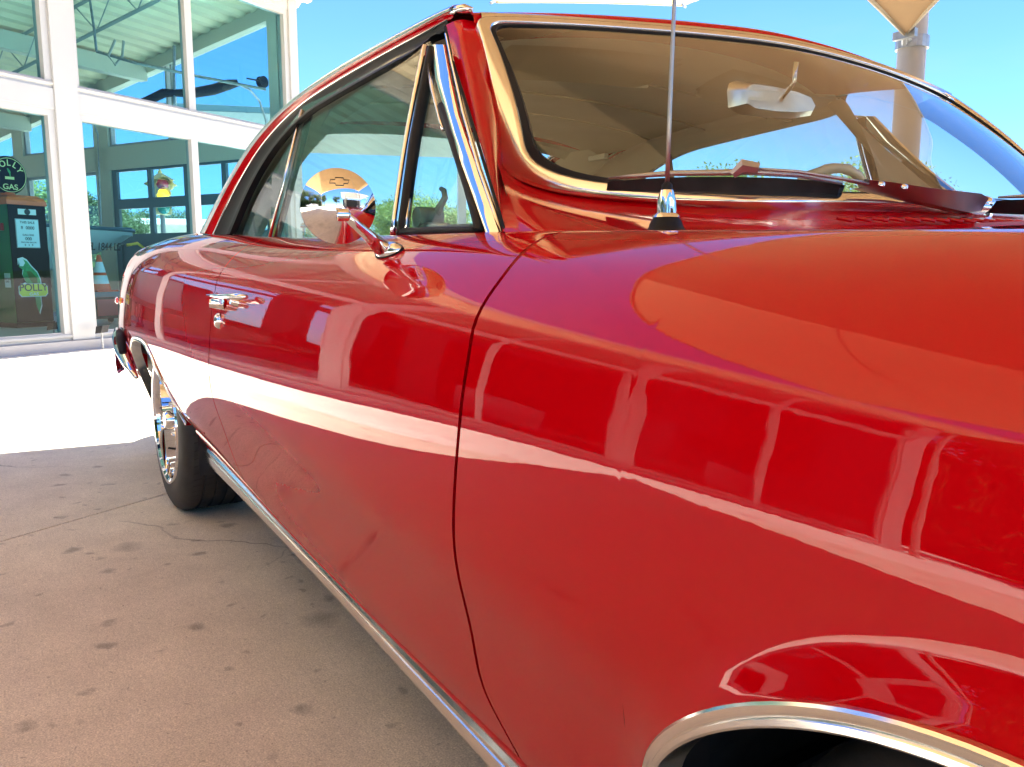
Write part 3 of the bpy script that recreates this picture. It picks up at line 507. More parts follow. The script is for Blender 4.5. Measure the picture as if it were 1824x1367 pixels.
# ------------------------------------------------------------------ trees
def treemeshes(seed,h,w_,leaf,n=9500,lobes=13,ls=.13):
    rn=random.Random(seed); m=MB(); cs=[]
    for k in range(lobes):
        a=rn.uniform(0,6.28); r=rn.uniform(.1,.62)*w_; cs.append((r*math.cos(a),r*math.sin(a),h*rn.uniform(.42,.88),w_*rn.uniform(.28,.5)))
    cs.append((0,0,h*.8,w_*.45))
    V=[];F=[]
    for i in range(n):
        c=cs[rn.randrange(len(cs))]; u=rn.random()**.45; th=rn.uniform(0,6.28); ph=math.acos(rn.uniform(-1,1)); rr=c[3]*u*(1+.18*math.sin(3*th+seed)*math.sin(4*ph))
        p=Vector((c[0]+rr*math.sin(ph)*math.cos(th),c[1]+rr*math.sin(ph)*math.sin(th),c[2]+rr*.8*math.cos(ph)))
        a=Vector((rn.gauss(0,1),rn.gauss(0,1),rn.gauss(0,1))).normalized(); b=a.orthogonal().normalized(); s=ls*rn.uniform(.6,1.5); k=len(V)
        V+= [p-a*s,p+b*s*.45,p+a*s,p-b*s*.45]; F.append((k,k+1,k+2,k+3))
    m.add(V,F)
    t=MB(); t.tube([(0,0,-.1),(.05,0,h*.2),(.0,.06,h*.4),(.08,0,h*.62),(.02,0,h*.85)],[h*.035,h*.028,h*.022,h*.014,h*.004],8)
    for c in cs[:-1]: t.tube([(0.02,0.02,h*.33),(c[0]*.5,c[1]*.5,(h*.36+c[2])/2),(c[0],c[1],c[2])],[h*.014,h*.009,h*.003],6)
    return m,t
kinds=[]
for sd,h,w_,lf,ls in ((3,6.5,2.6,'leaf1',.085),(11,8.,3.4,'leaf1',.10),(5,5.,2.4,'leaf2',.07)):
    m,t=treemeshes(sd,h,w_,lf,ls=ls); kinds.append((m,t,lf,h))
protos={}
def tree(k,loc,s,label,rz=0,group='trees around the lot'):
    m,t,lf,h=kinds[k]
    e=empty('tree',loc,rz,label=label,cat='tree',group=group); e.scale=(s,s,s)
    if k not in protos: protos[k]=(m.build('crown',M[lf],e),t.build('trunk',M['bark'],e,smooth=True))
    else:
        for o in protos[k]: inst(o,e)
    return e
G=0
def tp(px,D): q=atd(px,478,D); return (q.x,q.y,-.05)
def ht(py,D): return atd(912,py,D).z
specs=[(158,30,345,0,'dark green tree behind the showroom, left of the garage door'),(172,22,420,2,'bright green bush behind the dark tree beside the showroom'),(228,40,372,0,'green tree seen in the left lites of the garage door'),(262,48,378,0,'tree seen behind the middle lites of the garage door'),(318,50,372,1,'tree behind the pavilion seen through the garage door'),
 (75,30,330,2,'light green tree behind the gas pump globe'),(575,36,376,2,'low green tree behind the round mirror'),(700,34,350,2,'light green tree seen through the door glass beside the mirror'),(748,36,338,2,'light green tree seen through the vent window'),(800,38,362,2,'low light green tree behind the vent window corner'),
 (1238,42,303,2,'tree top above the wiper blade left end'),(1292,44,300,2,'tree top beside the wiper hinge'),(1556,40,296,2,'tree top behind the steering wheel left side'),(1640,42,335,2,'tree top behind the steering wheel right side'),(1500,46,345,0,'low tree behind the far car window')]
for px,D,py,k,lb in specs: tree(k,tp(px,D),(ht(py,D)+.05)/(kinds[k][3]*1.02),lb,px*.7)
for i,(x,y,k,s,lb) in enumerate(((-2.6,-13.5,1,1.0,'big dark tree past the left end of the showroom'),(-7,-19,1,1.2,'dark tree behind the left end of the showroom'),(.5,-14.5,0,1.2,'dark tree behind the photographer, second from the showroom'),(4.5,-15.5,1,1.1,'dark tree across the court, third from the showroom'),(8.5,-14.5,0,1.2,'dark tree across the court, fourth from the showroom'),(12,-13,0,1.2,'dark tree at the court corner'),(17,-6,1,1.,'dark tree in front of the car on the garage side'),(26,2,1,1.1,'dark tree far in front of the car'))): tree(k,(x,y,-.05),s,lb,i*1.3)
hr=random.Random(4)
hm=MB(); V=[];F=[]
for i in range(16000):
    px_=Vector((hr.uniform(-14,15),hr.gauss(0,.55),0)); px_.z=hr.uniform(0,1)**.7*(4.0+.5*math.sin(px_.x*1.1)+.3*math.sin(px_.x*3.7)); a=Vector((hr.gauss(0,1),hr.gauss(0,1),hr.gauss(0,1))).normalized(); b=a.orthogonal().normalized(); s=.16*hr.uniform(.6,1.5); k=len(V)
    V+=[px_-a*s,px_+b*s*.5,px_+a*s,px_-b*s*.5]; F.append((k,k+1,k+2,k+3))
hm.add(V,F); he=empty('hedge',(0,-17.2,-.05),R(-4),label='long dark hedge added across the court to darken reflections',cat='hedge'); hm.build('foliage',M['leaf1'],he)  # added out of view so the fender mirrors dark leaves instead of sky
hb=MB(); 
for x in range(-13,15,2): hb.tube([(x,0,0),(x+.1,.05,1.4)],[.05,.02],6)
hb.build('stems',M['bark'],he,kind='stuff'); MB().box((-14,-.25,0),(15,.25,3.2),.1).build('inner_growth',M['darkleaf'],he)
lawn=MB().box((-5.5,-40,-.05),(40,-13.6,.012)).build('lawn',M['grass'],kind='structure')
# parked white car by the trees (mirrored)
pcx=empty('parked_car',(4.2,-12.3,0),0,label='white car parked on the court in front of the trees',cat='car')
m=MB(); prof_=[(-2.2,.35),(-2.25,.75),(-1.9,.92),(-1.0,.98),(-.45,1.42),(.9,1.45),(1.7,1.0),(2.2,.9),(2.3,.4)]
m.prism([(a,-.88,b) for a,b in prof_],(0,1.76,0)); m.build('body',M['carwhite'],pcx)
m=MB(); m.prism([(a,-.885,b) for a,b in ((-.9,1.0),(-.42,1.36),(.85,1.39),(1.5,1.02))],(0,1.77,0)); m.build('side_window',M['carglass'],pcx)
for x in (-1.45,1.45):
    for y in (-.82,.62): MB().lathe([(0,0),(.33,0),(.33,.2),(0,.2)],(x,y,.33),(0,1,0),20).build('wheel',M['tyre'],pcx)
# ================================================================== THE CAR
CO=Vector((-1.46,0,0))
car=empty('classic_car',CO,0,label='glossy candy red two door hardtop parked under the shade sail',cat='car')
def CB(): return MB(CO)
class Spl:
    """natural cubic spline, linear beyond its ends"""
    def __init__(s,xs,ys):
        x=np.array(xs,float); y=np.array(ys,float); n=len(x); h=np.diff(x)
        A=np.zeros((n,n)); r=np.zeros(n); A[0,0]=A[-1,-1]=1
        for i in range(1,n-1):
            A[i,i-1]=h[i-1]; A[i,i]=2*(h[i-1]+h[i]); A[i,i+1]=h[i]
            r[i]=6*((y[i+1]-y[i])/h[i]-(y[i]-y[i-1])/h[i-1])
        s.m=np.linalg.solve(A,r); s.x=x; s.y=y; s.h=h
    def __call__(s,q):
        q=float(q); x,y,m,h=s.x,s.y,s.m,s.h
        if q<=x[0]: return float(y[0]+(q-x[0])*((y[1]-y[0])/h[0]-h[0]*m[1]/6))
        if q>=x[-1]: return float(y[-1]+(q-x[-1])*((y[-1]-y[-2])/h[-1]+h[-1]*m[-2]/6))
        i=int(np.searchsorted(x,q))-1; a=x[i+1]-q; b=q-x[i]
        return float(m[i]*a**3/(6*h[i])+m[i+1]*b**3/(6*h[i])+(y[i]/h[i]-m[i]*h[i]/6)*a+(y[i+1]/h[i]-m[i+1]*h[i]/6)*b)
def S(*p): return Spl([a for a,b in p],[b for a,b in p])
CZ=S((-4.15,.835),(-3.64,.862),(-3.14,.884),(-2.68,.887),(-2.3,.878),(-1.92,.866),(-1.4,.854),(-.96,.840),(-.66,.829),(-.33,.816),(-.06,.803),(.3,.788),(.9,.76))
CY=S((-4.15,-.875),(-3.6,-.92),(-3.1,-.945),(-2.6,-.948),(-1.9,-.942),(-1.3,-.944),(-.6,-.945),(-.1,-.94),(.3,-.93),(.9,-.895))
TZ=S((-4.15,.87),(-4.02,.94),(-3.8,.982),(-3.3,1.006),(-2.7,1.0),(-2.36,.988),(-1.96,.969),(-1.2,.949),(-.84,.942),(-.47,.931),(-.18,.920),(.3,.90),(.9,.86))
TY=S((-4.15,-.862),(-4.0,-.835),(-3.6,-.79),(-3.1,-.775),(-2.4,-.785),(-1.2,-.788),(-.84,-.775),(-.6,-.745),(-.2,-.74),(.3,-.74),(.9,-.74))
RZ=S((-4.2,.33),(-2.56,.284),(-1.3,.241),(-.72,.207),(0,.17),(.9,.13))
BZ=S((-4.2,.43),(-3.0,.41),(-2.2,.375),(-1.7,.335),(-.66,.292),(.2,.27),(.9,.25))
TK=[0,.09,.20,.34,.47,.53,.575,.61,.665,.745,.83,.89,.95]
def prof(x):
    cy,cz,ty,tz,rz,bz=CY(x),CZ(x),TY(x),TZ(x),RZ(x),BZ(x)
    P=[(-.865,rz),(-.905,bz),(cy+.008,cz-.40),(cy-.0275,cz-.27),(cy-.0238,cz-.135),(cy-.0162,cz-.072),(cy-.0084,cz-.032),(cy,cz)]
    for fy,fz in ((.20,.42),(.50,.76),(.80,.95),(1,1)): P.append((cy+fy*(ty-cy),cz+fz*(tz-cz)))
    P.append((ty+.06,tz-.004))
    return Spl(TK,[p[0] for p in P]),Spl(TK,[p[1] for p in P])
_c={}
def surf(x,t):
    k=round(x,5)
    if k not in _c: _c[k]=prof(k)
    a,b=_c[k]; return (x,a(t),b(t))
def t_of_z(x,z,lo=0.,hi=.89):
    for _ in range(26):
        m=(lo+hi)/2
        if surf(x,m)[2]<z: lo=m
        else: hi=m
    return (lo+hi)/2

FG=[(.930,-.712),(.92,-.703),(.90,-.676),(.882,-.666),(.85,-.657),(.82,-.654),(.787,-.654),(.748,-.654),(.697,-.655),(.619,-.656),(.54,-.660),(.457,-.675),(.40,-.684),(.37,-.684),(.347,-.676),(.316,-.640),(.29,-.62)]
RG=[(.965,-1.94),(.943,-1.930),(.921,-1.918),(.887,-1.908),(.86,-1.915),(.778,-1.922),(.72,-1.922),(.67,-1.925),(.586,-1.93),(.519,-1.945),(.458,-1.955),(.40,-1.935),(.361,-1.90),(.34,-1.87)]
def interp(T,z):
    T=sorted(T)
    if z<=T[0][0]: return T[0][1]
    for (a,b),(c_,d_) in zip(T,T[1:]):
        if z<=c_: 
            u=(z-a)/(c_-a); return b+(d_-b)*u
    return T[-1][1]
def smoothT(T,n=3):
    T=sorted(T); zs=[T[0][0]+(T[-1][0]-T[0][0])*k/60 for k in range(61)]; v=[interp(T,z) for z in zs]
    for _ in range(n): v=[v[0]]+[(v[i-1]+2*v[i]+v[i+1])/4 for i in range(1,60)]+[v[-1]]
    return list(zip(zs,v))
FG=smoothT(FG,4); RG=smoothT(RG,4)
GAP=.0035
def archF(x):
    dx=(x+.02)/.354
    return .30+.326*math.sqrt(1-dx*dx) if abs(dx)<1 else -1
RA=[(-3.47,.30),(-3.46,.40),(-3.42,.50),(-3.34,.59),(-3.22,.622),(-3.08,.633),(-2.94,.636),(-2.85,.628),(-2.78,.596),(-2.735,.54),(-2.71,.48),(-2.69,.42),(-2.66,.375),(-2.60,.335),(-2.52,.310)]
def archR(x):
    if x<=RA[0][0] or x>=RA[-1][0]: return -1
    return interp(RA,x)
TB=.09; TTOP=.95
def xs_dense(a,b,n,foci=()):
    L=[a+(b-a)*i/n for i in range(n+1)]
    for f,w_,k in foci: L+=[f+w_*(j/k) for j in range(-k,k+1) if a<f+w_*(j/k)<b]
    L=sorted(L); o=[L[0]]
    for v in L[1:]:
        if v-o[-1]>.0012: o.append(v)
    o[-1]=b; return o
def tlist(t0,n=46):
    # rows packed round the crease
    L=[]
    for i in range(n+1):
        L.append(t0+(TTOP-t0)*i/n)
    return L
def flare(p):
    d=(math.sqrt(((p[0]+.02)/.354)**2+((p[2]-.30)/.326)**2)-1)*.34 if abs(p[0]+.02)<.6 else 9
    f=.013*math.exp(-(max(d,0)/.030)**2) if d<.3 else 0
    return Vector((p[0],p[1]-f*min(1,max(0,(p[2]-.36)/.12)),p[2]))
def panel(name,xa,xb,arch,n,foci=(),jambA=True,jambB=True,tt=TTOP,rows=64):
    """skin panel between the curves xa(z) and xb(z), cut by the wheel arch, with folded edges"""
    S_=xs_dense(0,1,n,foci); P=[]
    for s in S_:
        col=[]
        for i in range(rows+1):
            q=i/rows
            # first guess of x then refine with the row's own height
            x=xa(.6)+(xb(.6)-xa(.6))*s
            for _ in range(3):
                t0=TB
                az=arch(x) if arch else -1
                if az>BZ(x): t0=max(TB,t_of_z(x,az))
                t=t0+(tt-t0)*q
                z=surf(x,t)[2]; A_=xa(z); B_=xb(z); x=A_+(B_-A_)*s
            t0=TB; az=arch(x) if arch else -1
            if az>BZ(x): t0=max(TB,t_of_z(x,az))
            t=t0+(tt-t0)*q
            col.append(flare(surf(x,t)))
        P.append(col)
    m=CB(); m.grid(P)
    # folded flanges give the gaps their depth
    def fl(edge,dirv,dep=.022):
        r1=[p+Vector(dirv)*.0015+Vector((0,.002,0)) for p in edge]; r2=[p+Vector(dirv)*.002+Vector((0,dep,0)) for p in edge]; m.grid([edge,r1,r2])
    if jambA: fl(P[0],(1,0,0))
    if jambB: fl(P[-1],(-1,0,0))
    fl([c[0] for c in P],(0,0,.6),.03)
    return m.build(name,M['paint'],car,smooth=True,ang=50),P
fx=lambda z:interp(FG,z); rx=lambda z:interp(RG,z)
fen,FP=panel('front_fender',lambda z:fx(z)+GAP,lambda z:.88-.06*max(0,.55-z),archF,150,foci=((.175+.0,.01,4),(.21,.03,10),(.66,.03,8)),jambB=False)
door,DP=panel('door',lambda z:rx(z)+GAP*.8,lambda z:fx(z)-GAP,None,90)
qua,QP=panel('rear_quarter_panel',lambda z:-4.15-.03*math.sin((z-.4)*3),lambda z:rx(z)-GAP*.8,archR,170,foci=((.305,.03,12),(.33,.02,10),(.62,.05,24),(.645,.03,16),(.69,.03,10)),jambA=True)
def mirror(o,par=None):
    c=o.copy(); COL.objects.link(c); c.parent=par or o.parent; c.scale=(c.scale.x,-c.scale.y,c.scale.z); c.location=(c.location.x,-c.location.y,c.location.z)
    for ch in list(o.children): 
        d_=ch.copy(); COL.objects.link(d_); d_.parent=c
    return c
# inner structure seen dark through the gaps and the arches
inn=CB()
for s in (-1,1):
    for (x0,x1,zb_) in ((-4.05,-3.50,.50),(-2.50,-.42,.24),(.40,.8,.24)): inn.box((x0,s*.84,zb_),(x1,s*.79,.86))
inn.box((-4.08,-.80,.40),(-3.52,.80,.82)); inn.box((-2.5,-.80,.24),(-.42,.80,.30)); 
inn.build('floor_pan',M['darkpaint'],car)
for xc,zz,r_ in ((-.02,.30,.42),(-2.98,.34,.50)):
    n=22
    for s in (-1,1):
        wl=CB()
        r0=r_; prof_=[(xc+r_*math.cos(math.pi*k/n),zz+r_*.86*math.sin(math.pi*k/n)) for k in range(n+1)]
        if xc<-1: prof_=prof_[:-4]
        prof_=[(prof_[0][0],.24)]+prof_+([(prof_[-1][0],.24)] if xc>-1 else [])
        wl.grid([[(a,s*.935 if abs(a-xc)<r_ else s*.9,min(b,.80)) for a,b in prof_],[(a,s*.52,min(b,.80)) for a,b in prof_]]) if False else wl.grid([[(a,s*.90,min(b,.84)) for a,b in prof_],[(a,s*.50,min(b,.84)) for a,b in prof_]])
        wl.add([(a,s*.50,min(b,.84)) for a,b in prof_],[tuple(range(len(prof_)))])
        wl.build('wheel_well',M['rubber'],car)
for o in (fen,qua): mirror(o)
# rocker panel and bright sill moulding
X=[-2.50+ (2.50-.36)*i/40 for i in range(41)]
def rock(x,f): 
    z0,z1=RZ(x),BZ(x); return z0+(z1-z0)*f
m=CB(); m.grid([[(x,-.895,rock(x,.99)),(x,-.901,rock(x,.90)),(x,-.897,rock(x,.75)),(x,-.885,rock(x,.62)),(x,-.874,rock(x,.52)),(x,-.868,rock(x,.40)),(x,-.850,rock(x,.30))] for x in X]); rk=m.build('rocker_panel',M['paint'],car,smooth=True)
m=CB(); m.grid([[(x,-.866,rock(x,.50)),(x,-.880,rock(x,.50)),(x,-.884,rock(x,.42)),(x,-.8835,rock(x,.34)),(x,-.8795,rock(x,.31)),(x,-.8835,rock(x,.28)),(x,-.8845,rock(x,.12)),(x,-.882,rock(x,.02)),(x,-.872,rock(x,-.05)),(x,-.84,rock(x,-.06))] for x in X]); sm=m.build('sill_moulding',M['alu'],car,smooth=True,ang=25)
for o in (rk,sm): mirror(o)
# arch mouldings
def archlip(pts,cx,cz,name):
    rows=[]
    for i,(x,z) in enumerate(pts):
        a=pts[max(i-1,0)]; b=pts[min(i+1,len(pts)-1)]; tx,tz=b[0]-a[0],b[1]-a[1]; l=math.hypot(tx,tz); nx,nz=-tz/l,tx/l
        if nx*(x-cx)+nz*(z-cz)<0: nx,nz=-nx,-nz
        y=flare(surf(x,t_of_z(x,z)))[1]
        rows.append([Vector((x+nx*r,y+dy,z+nz*r)) for r,dy in ((.011,.003),(.011,-.003),(.009,-.005),(.003,-.005),(.0015,-.0038),(0,-.006),(-.004,-.007),(-.006,-.005),(-.006,.03))])
    return CB().grid(rows).build(name,M['alu'],car,smooth=True,ang=40)
fa=archlip([(-.02+.354*math.cos(R(a)),.30+.326*math.sin(R(a))) for a in range(0,181,3)],-.02,.30,'arch_moulding')
ra_=[]
for k in range(len(RA)-1):
    for j in range(4): u=j/4; ra_.append((RA[k][0]+(RA[k+1][0]-RA[k][0])*u,RA[k][1]+(RA[k+1][1]-RA[k][1])*u))
for _ in range(4): ra_=[ra_[0]]+[((ra_[i-1][0]+ra_[i][0]*2+ra_[i+1][0])/4,(ra_[i-1][1]+ra_[i][1]*2+ra_[i+1][1])/4) for i in range(1,len(ra_)-1)]+[ra_[-1]]
ra_=[q_ for q_ in ra_ if q_[0]<-2.9 or q_[1]>.37]
ra=archlip(ra_,-3.0,.35,'arch_moulding')
for o in (fa,ra): mirror(o)
# wheels
def wheel(x,yf,z,r,rim,wd,side):
    """side=-1: outer face looks to -y"""
    c=Vector((x,yf,z)); s=side
    P=[(rim,.02),(rim+.006,.004),(rim+.03,.0),(r-.035,.004),(r-.012,.016),(r,.035)]
    tw=wd; nt_=3; y_=.035
    gro=[]
    k=5
    for i in range(k):
        a=.035+(tw-.07)*i/k; b=.035+(tw-.07)*(i+1)/k-.010
        gro+=[(r,a),(r,b),(r-.007,b+.001),(r-.007,b+.009)]
    P+=gro+[(r,tw-.035),(r-.012,tw-.016),(r-.04,tw),(rim,tw)]
    w_=empty('wheel',(0,0,0)); bpy.data.objects.remove(w_)
    t=MB(CO); t.lathe([(a,-s*0+(-s)*b) if False else (a,b) for a,b in P],c,(0,-s,0),72)
    to=t.build('wheel',M['tyre'],car,smooth=True,ang=40)
    # tread sipes
    sp=MB(CO); n=72
    for q in range(n):
        th=2*math.pi*q/n
        for i in range(5):
            a=.035+(tw-.07)*i/5; b=.035+(tw-.07)*(i+1)/5-.012
            d=Vector((math.cos(th),0,math.sin(th))); tn=Vector((-math.sin(th),0,math.cos(th)))
            base=c+Vector((0,-s,0))*a; e=c+Vector((0,-s,0))*b
            sp.add([base+d*(r+.0006)-tn*.0022,base+d*(r+.0006)+tn*.0022,e+d*(r+.0006)+tn*.0022+tn*.006,e+d*(r+.0006)-tn*.0022+tn*.006],[(0,1,2,3)])
    sp.build('tread_sipes',M['darkpaint'],to,kind='stuff')
    rm=MB(CO); rm.lathe([(rim+.012,.004),(rim+.010,-.004),(rim,-.003),(rim-.010,.006),(rim-.014,.03),(rim-.016,.10),(rim-.03,.14),(rim-.04,wd-.01)],c,(0,-s,0),64); rm.build('rim',M['chrome'],to,smooth=True,ang=35)
    ds=MB(CO); ds.lathe([(0,.05),(.050,.05),(.056,.056),(.066,.085),(.085,.108),(.12,.118),(.155,.112),(rim-.022,.085),(rim-.013,.06)],c,(0,-s,0),64); dso=ds.build('wheel_disc',M['alu'],to,smooth=True,ang=35)
    for q in range(5):
        th=R(90+72*q); MB(CO).lathe([(.011,.0),(.011,-.012),(.006,-.018),(0,-.019)],c+Vector((math.cos(th)*.057*1.0,-s*-.0,math.sin(th)*.057))+Vector((0,s*-1*-.0,0))+Vector((0,-s*.056,0)),(0,-s,0),10).build('lug_nut',M['chrome'],dso,smooth=True,ang=40)
    MB(CO).lathe([(.036,.055),(.034,.01),(.028,.0),(0,-.004)],c,(0,-s,0),28).build('hub_cap',M['chrome'],to,smooth=True,ang=40)
    MB(CO).lathe([(.15,.13),(.15,.15),(0,.15)],c,(0,-s,0),32).build('brake_drum',M['rubber'],to)
    vv=c+Vector((.13,0,-.10)); MB(CO).tube([vv+Vector((0,-s*.07,0)),vv+Vector((-.005,-s*.02,.012)),vv+Vector((-.012,s*.012,.02))],.004,6).build('valve_stem',M['rubber'],to)
    return to
# axis (0,-s,0) with s=+1 gives -y ... profile grows inward
for (x,z,r,rim,wd) in ((-.02,.292,.292,.19,.20),(-3.0,.337,.337,.225,.27)):
    yo=-.912 if x<-1 else -.87
    wheel(x,yo,z,r,rim,wd,-1); wheel(x,-yo,z,r,rim,wd,1)
# hood, deck lid, front and rear ends
def cxz(x,y,edge,crown): return edge+crown*(1-(y/.66)**2)
m=CB(); P=[]
for i in range(30):
    x=-.40+(.86+.40)*i/29; row=[]
    for j in range(33):
        y=-.672+1.344*j/32; xx=x-(.12*(1-(y/.67)**2) if i==0 else .12*(1-(y/.67)**2)*(1-i/29)) ; row.append((xx+.10*(1-(y/.67)**2),y,TZ(x)-.010+.035*(1-(abs(y)/.672)**2.2)))
    P.append(row)
m.grid(P); m.build('hood',M['paint'],car,smooth=True,ang=60)
m=CB(); P=[]
for i in range(20):
    x=-3.28-.85*i/19; P.append([(x,y_,TZ(x)-.012+.012*(1-(y_/.72)**2)) for y_ in [(-.70+1.4*j/20)*(1 if i<15 else 1+.02*(i-15)) for j in range(21)]])
m.grid(P); m.build('trunk_lid',M['paint'],car,smooth=True)
m=CB(); P=[]
for k in range(12):
    z=.40+.46*k/11; P.append([(-4.15-.05*math.sin(math.pi*k/11)*(1-(y_/.9)**4)-.015,y_*(1-.03*abs(k-6)/6),z) for y_ in [-.86+1.72*j/20 for j in range(21)]])
m.grid(P); m.build('tail_panel',M['paint'],car,smooth=True)
m=CB(); P=[]
for k in range(12):
    z=.38+.50*k/11; P.append([(.86+.03*(1-(y_/.9)**2),y_,z) for y_ in [-.88+1.76*j/20 for j in range(21)]])
m.grid(P); m.build('grille_panel',M['darkpaint'],car,smooth=True)
for s in (-1,1):
    for yy in (.50,.72): MB(CO).lathe([(.085,0),(.08,.02),(0,.035)],(.88,s*yy,.66),(1,0,0),24).build('headlight',M['carglass'],car,smooth=True)
def bumper(name,x0,sgn,z):
    m=CB(); P=[]
    for j in range(41):
        u=-1+2*j/40; y_=u*.955; bend=max(0,abs(u)-.86)/.14
        xx=x0+sgn*(.06*(1-u*u))-sgn*.34*bend**1.5
        P.append([(xx+sgn*a,y_*(1+.0*b),z+b) for a,b in ((-.02,.085),(.03,.08),(.055,.05),(.06,0),(.05,-.05),(.02,-.08),(-.03,-.085))])
    m.grid(P); return m.build(name,M['chrome'],car,smooth=True)
bumper('rear_bumper',-4.24,-1,.50); bumper('front_bumper',.93,1,.45)
# bumper end seen past the quarter panel: black guard pad on a chrome tip
a=aty(210,590,-.93);b_=aty(222,632,-.93); c_=aty(241,668,-.93)
m=CB(); m.tube([aty(209,588,-.92),aty(211,600,-.925),aty(216,625,-.93),aty(228,650,-.93),aty(243,672,-.92)],[.014,.028,.029,.021,.010],12,flat=1.0); m.build('bumper_tip',M['chrome'],car,smooth=True)
m=CB(); m.tube([aty(213,592,-.955),aty(215,606,-.965),aty(219,628,-.965)],[.015,.020,.015],10); m.build('bumper_guard',M['rubber'],car,smooth=True)
# bright bead on the rear edge of the quarter and the amber marker
edge=[QP[0][i] for i in range(0,65,2)]
m=CB(); m.tube([p+Vector((-.010,.006,0)) for p in edge],.008,8); qe=m.build('tail_bezel',M['alu'],car,smooth=True); mirror(qe)
top_=[]
for i in range(36):
    x=-4.14+ (4.14-2.98)*i/35; p=surf(x,.89); top_.append(Vector(p)+Vector((0,.008,.003)))
m=CB(); m.tube(top_,.006,8); o=m.build('quarter_crest_moulding',M['alu'],car,smooth=True); mirror(o)
p=Vector(surf(-4.06,.50)); m=CB(); m.lathe([(.018,0),(.016,.006),(0,.009)],p+Vector((0,.002,0)),(-.1,-1,0),20); mk=m.build('side_marker',M['amber'],car,smooth=True)
m=CB(); m.lathe([(.012,-.0),(.017,.004),(.012,.010),(0,.011)],p+Vector((-.10,-.0,0)),(-.6,-1,0),14); m.build('marker_bezel',M['chrome'],car,smooth=True)
# door handle, push button and lock
def hitb(px,py,y=-.93):
    for _ in range(14):
        r=aty(px,py,y); t=t_of_z(r.x,r.z); y=.5*y+.5*surf(r.x,t)[1]
    return Vector((r.x,y,r.z))
h=empty('x',(0,0,0)); bpy.data.objects.remove(h)
def outp(px,py,off):
    p=hitb(px,py); 
    # move outward while staying on the same view ray
    d=Vector(ray(px,py)); t=(p.y-off-CAMP[1])/d.y; return Vector(CAMP)+d*t
A_=outp(369,526,.030); B_=outp(392,528,.034); C_=outp(427,529,.022)
m=CB(); m.tube([A_,A_*.6+B_*.4,B_,B_*.5+C_*.5,C_,C_+Vector((.012,.012,0))],[.003,.005,.006,.0075,.009,.005],14,flat=.8); hd=m.build('door_handle',M['chrome'],door,smooth=True)
m=CB(); q=outp(386,537,.026); m.tube([q+Vector((-.03,0,0)),q+Vector((.045,0,0))],.0062,16); m.build('push_button',M['chrome'],door,smooth=True,ang=40)
m=CB(); q=hitb(397,540); m.tube([q+Vector((.01,.0,-.002)),q+Vector((.0,-.030,.0))],[.014,.010],18); m.build('handle_boss',M['chrome'],door,smooth=True,ang=40)
m=CB(); q=hitb(424,540); m.tube([q+Vector((0,.0,0)),q+Vector((0,-.016,.004))],[.009,.007],14); m.build('handle_boss',M['chrome'],door,smooth=True,ang=40)
q=hitb(391,572); m=CB(); n=20; 
m.add([q+Vector((.013*math.cos(2*math.pi*k/n),o_,.024*math.sin(2*math.pi*k/n)))*1 if False else q+Vector((r_*.0085*math.cos(2*math.pi*k/n),o_*.7,r_*.016*math.sin(2*math.pi*k/n))) for r_,o_ in ((1.15,.0),(1.1,-.008),(.75,-.016),(.2,-.018)) for k in range(n)],[(i*n+k,i*n+(k+1)%n,(i+1)*n+(k+1)%n,(i+1)*n+k) for i in range(3) for k in range(n)]+[tuple(3*n+k for k in range(n))]); m.build('door_lock',M['chrome'],door,smooth=True)
mirror(door)
# ------------------------------------------------------------------ greenhouse
def resample(P,n):
    P=[Vector(p) for p in P]
    for _ in range(2):   # chaikin
        Q=[P[0]]
        for a,b in zip(P,P[1:]): Q+=[a*.75+b*.25,a*.25+b*.75]
        Q.append(P[-1]); P=Q
    L=[0]
    for a,b in zip(P,P[1:]): L.append(L[-1]+(b-a).length)
    out=[]
    for i in range(n):
        s=L[-1]*i/(n-1); k=0
        while k<len(L)-2 and L[k+1]<s: k+=1
        u=(s-L[k])/max(L[k+1]-L[k],1e-9); out.append(P[k].lerp(P[k+1],u))
    return out
RAIL=[aty(823,13,-.602),aty(780,31,-.607),aty(700,73,-.610),aty(600,129,-.625),aty(520,185,-.64),aty(460,247,-.665),aty(420,308,-.69),aty(385,372,-.725),aty(362,418,-.765)]
WIN=[aty(768,70,-.652),aty(735,96,-.658),aty(700,114,-.662),aty(600,170,-.672),aty(540,206,-.68),aty(485,266,-.70),aty(443,338,-.73),aty(410,418,-.77)]
NR=60; RL=resample(RAIL,NR); WL=resample(WIN,NR)
def band(f0,f1,name,mat,o0=0,o1=0,mid=0,sm=True):
    rows=[]
    for a,b in zip(RL,WL):
        r=[]
        for k in range(5):
            f=f0+(f1-f0)*k/4; p=a.lerp(b,f); bulge=math.sin(math.pi*k/4)*mid; r.append(p+Vector((0,-1,.25)).normalized()*(o0+(o1-o0)*k/4+bulge))
        r=[r[0]+Vector((0,.02,-.0))]+r+[r[-1]+Vector((0,.02,0))]
        rows.append(r)
    o=CB().grid(rows).build(name,mat,car,smooth=sm,ang=50); mirror(o); return o
band(.0,.22,'drip_rail_moulding',M['alu'],.012,.014,.006)
band(.20,.42,'roof_side_header',M['paint'],.006,.000,-.004)
band(.415,.445,'drip_bead',M['alu'],.003,.003,.003)
band(.44,.84,'roof_weatherstrip',M['blackrubber'],.000,-.004,-.006)
band(.83,1.02,'window_channel',M['blackrubber'],-.001,.004,.002)
m=CB(); m.tube([aty(796,27,-.612),aty(812,19,-.612),aty(828,16,-.612),aty(842,19,-.60)],[.008,.011,.011,.007],10,flat=.8); m.build('rail_end_cap',M['alu'],car,smooth=True)
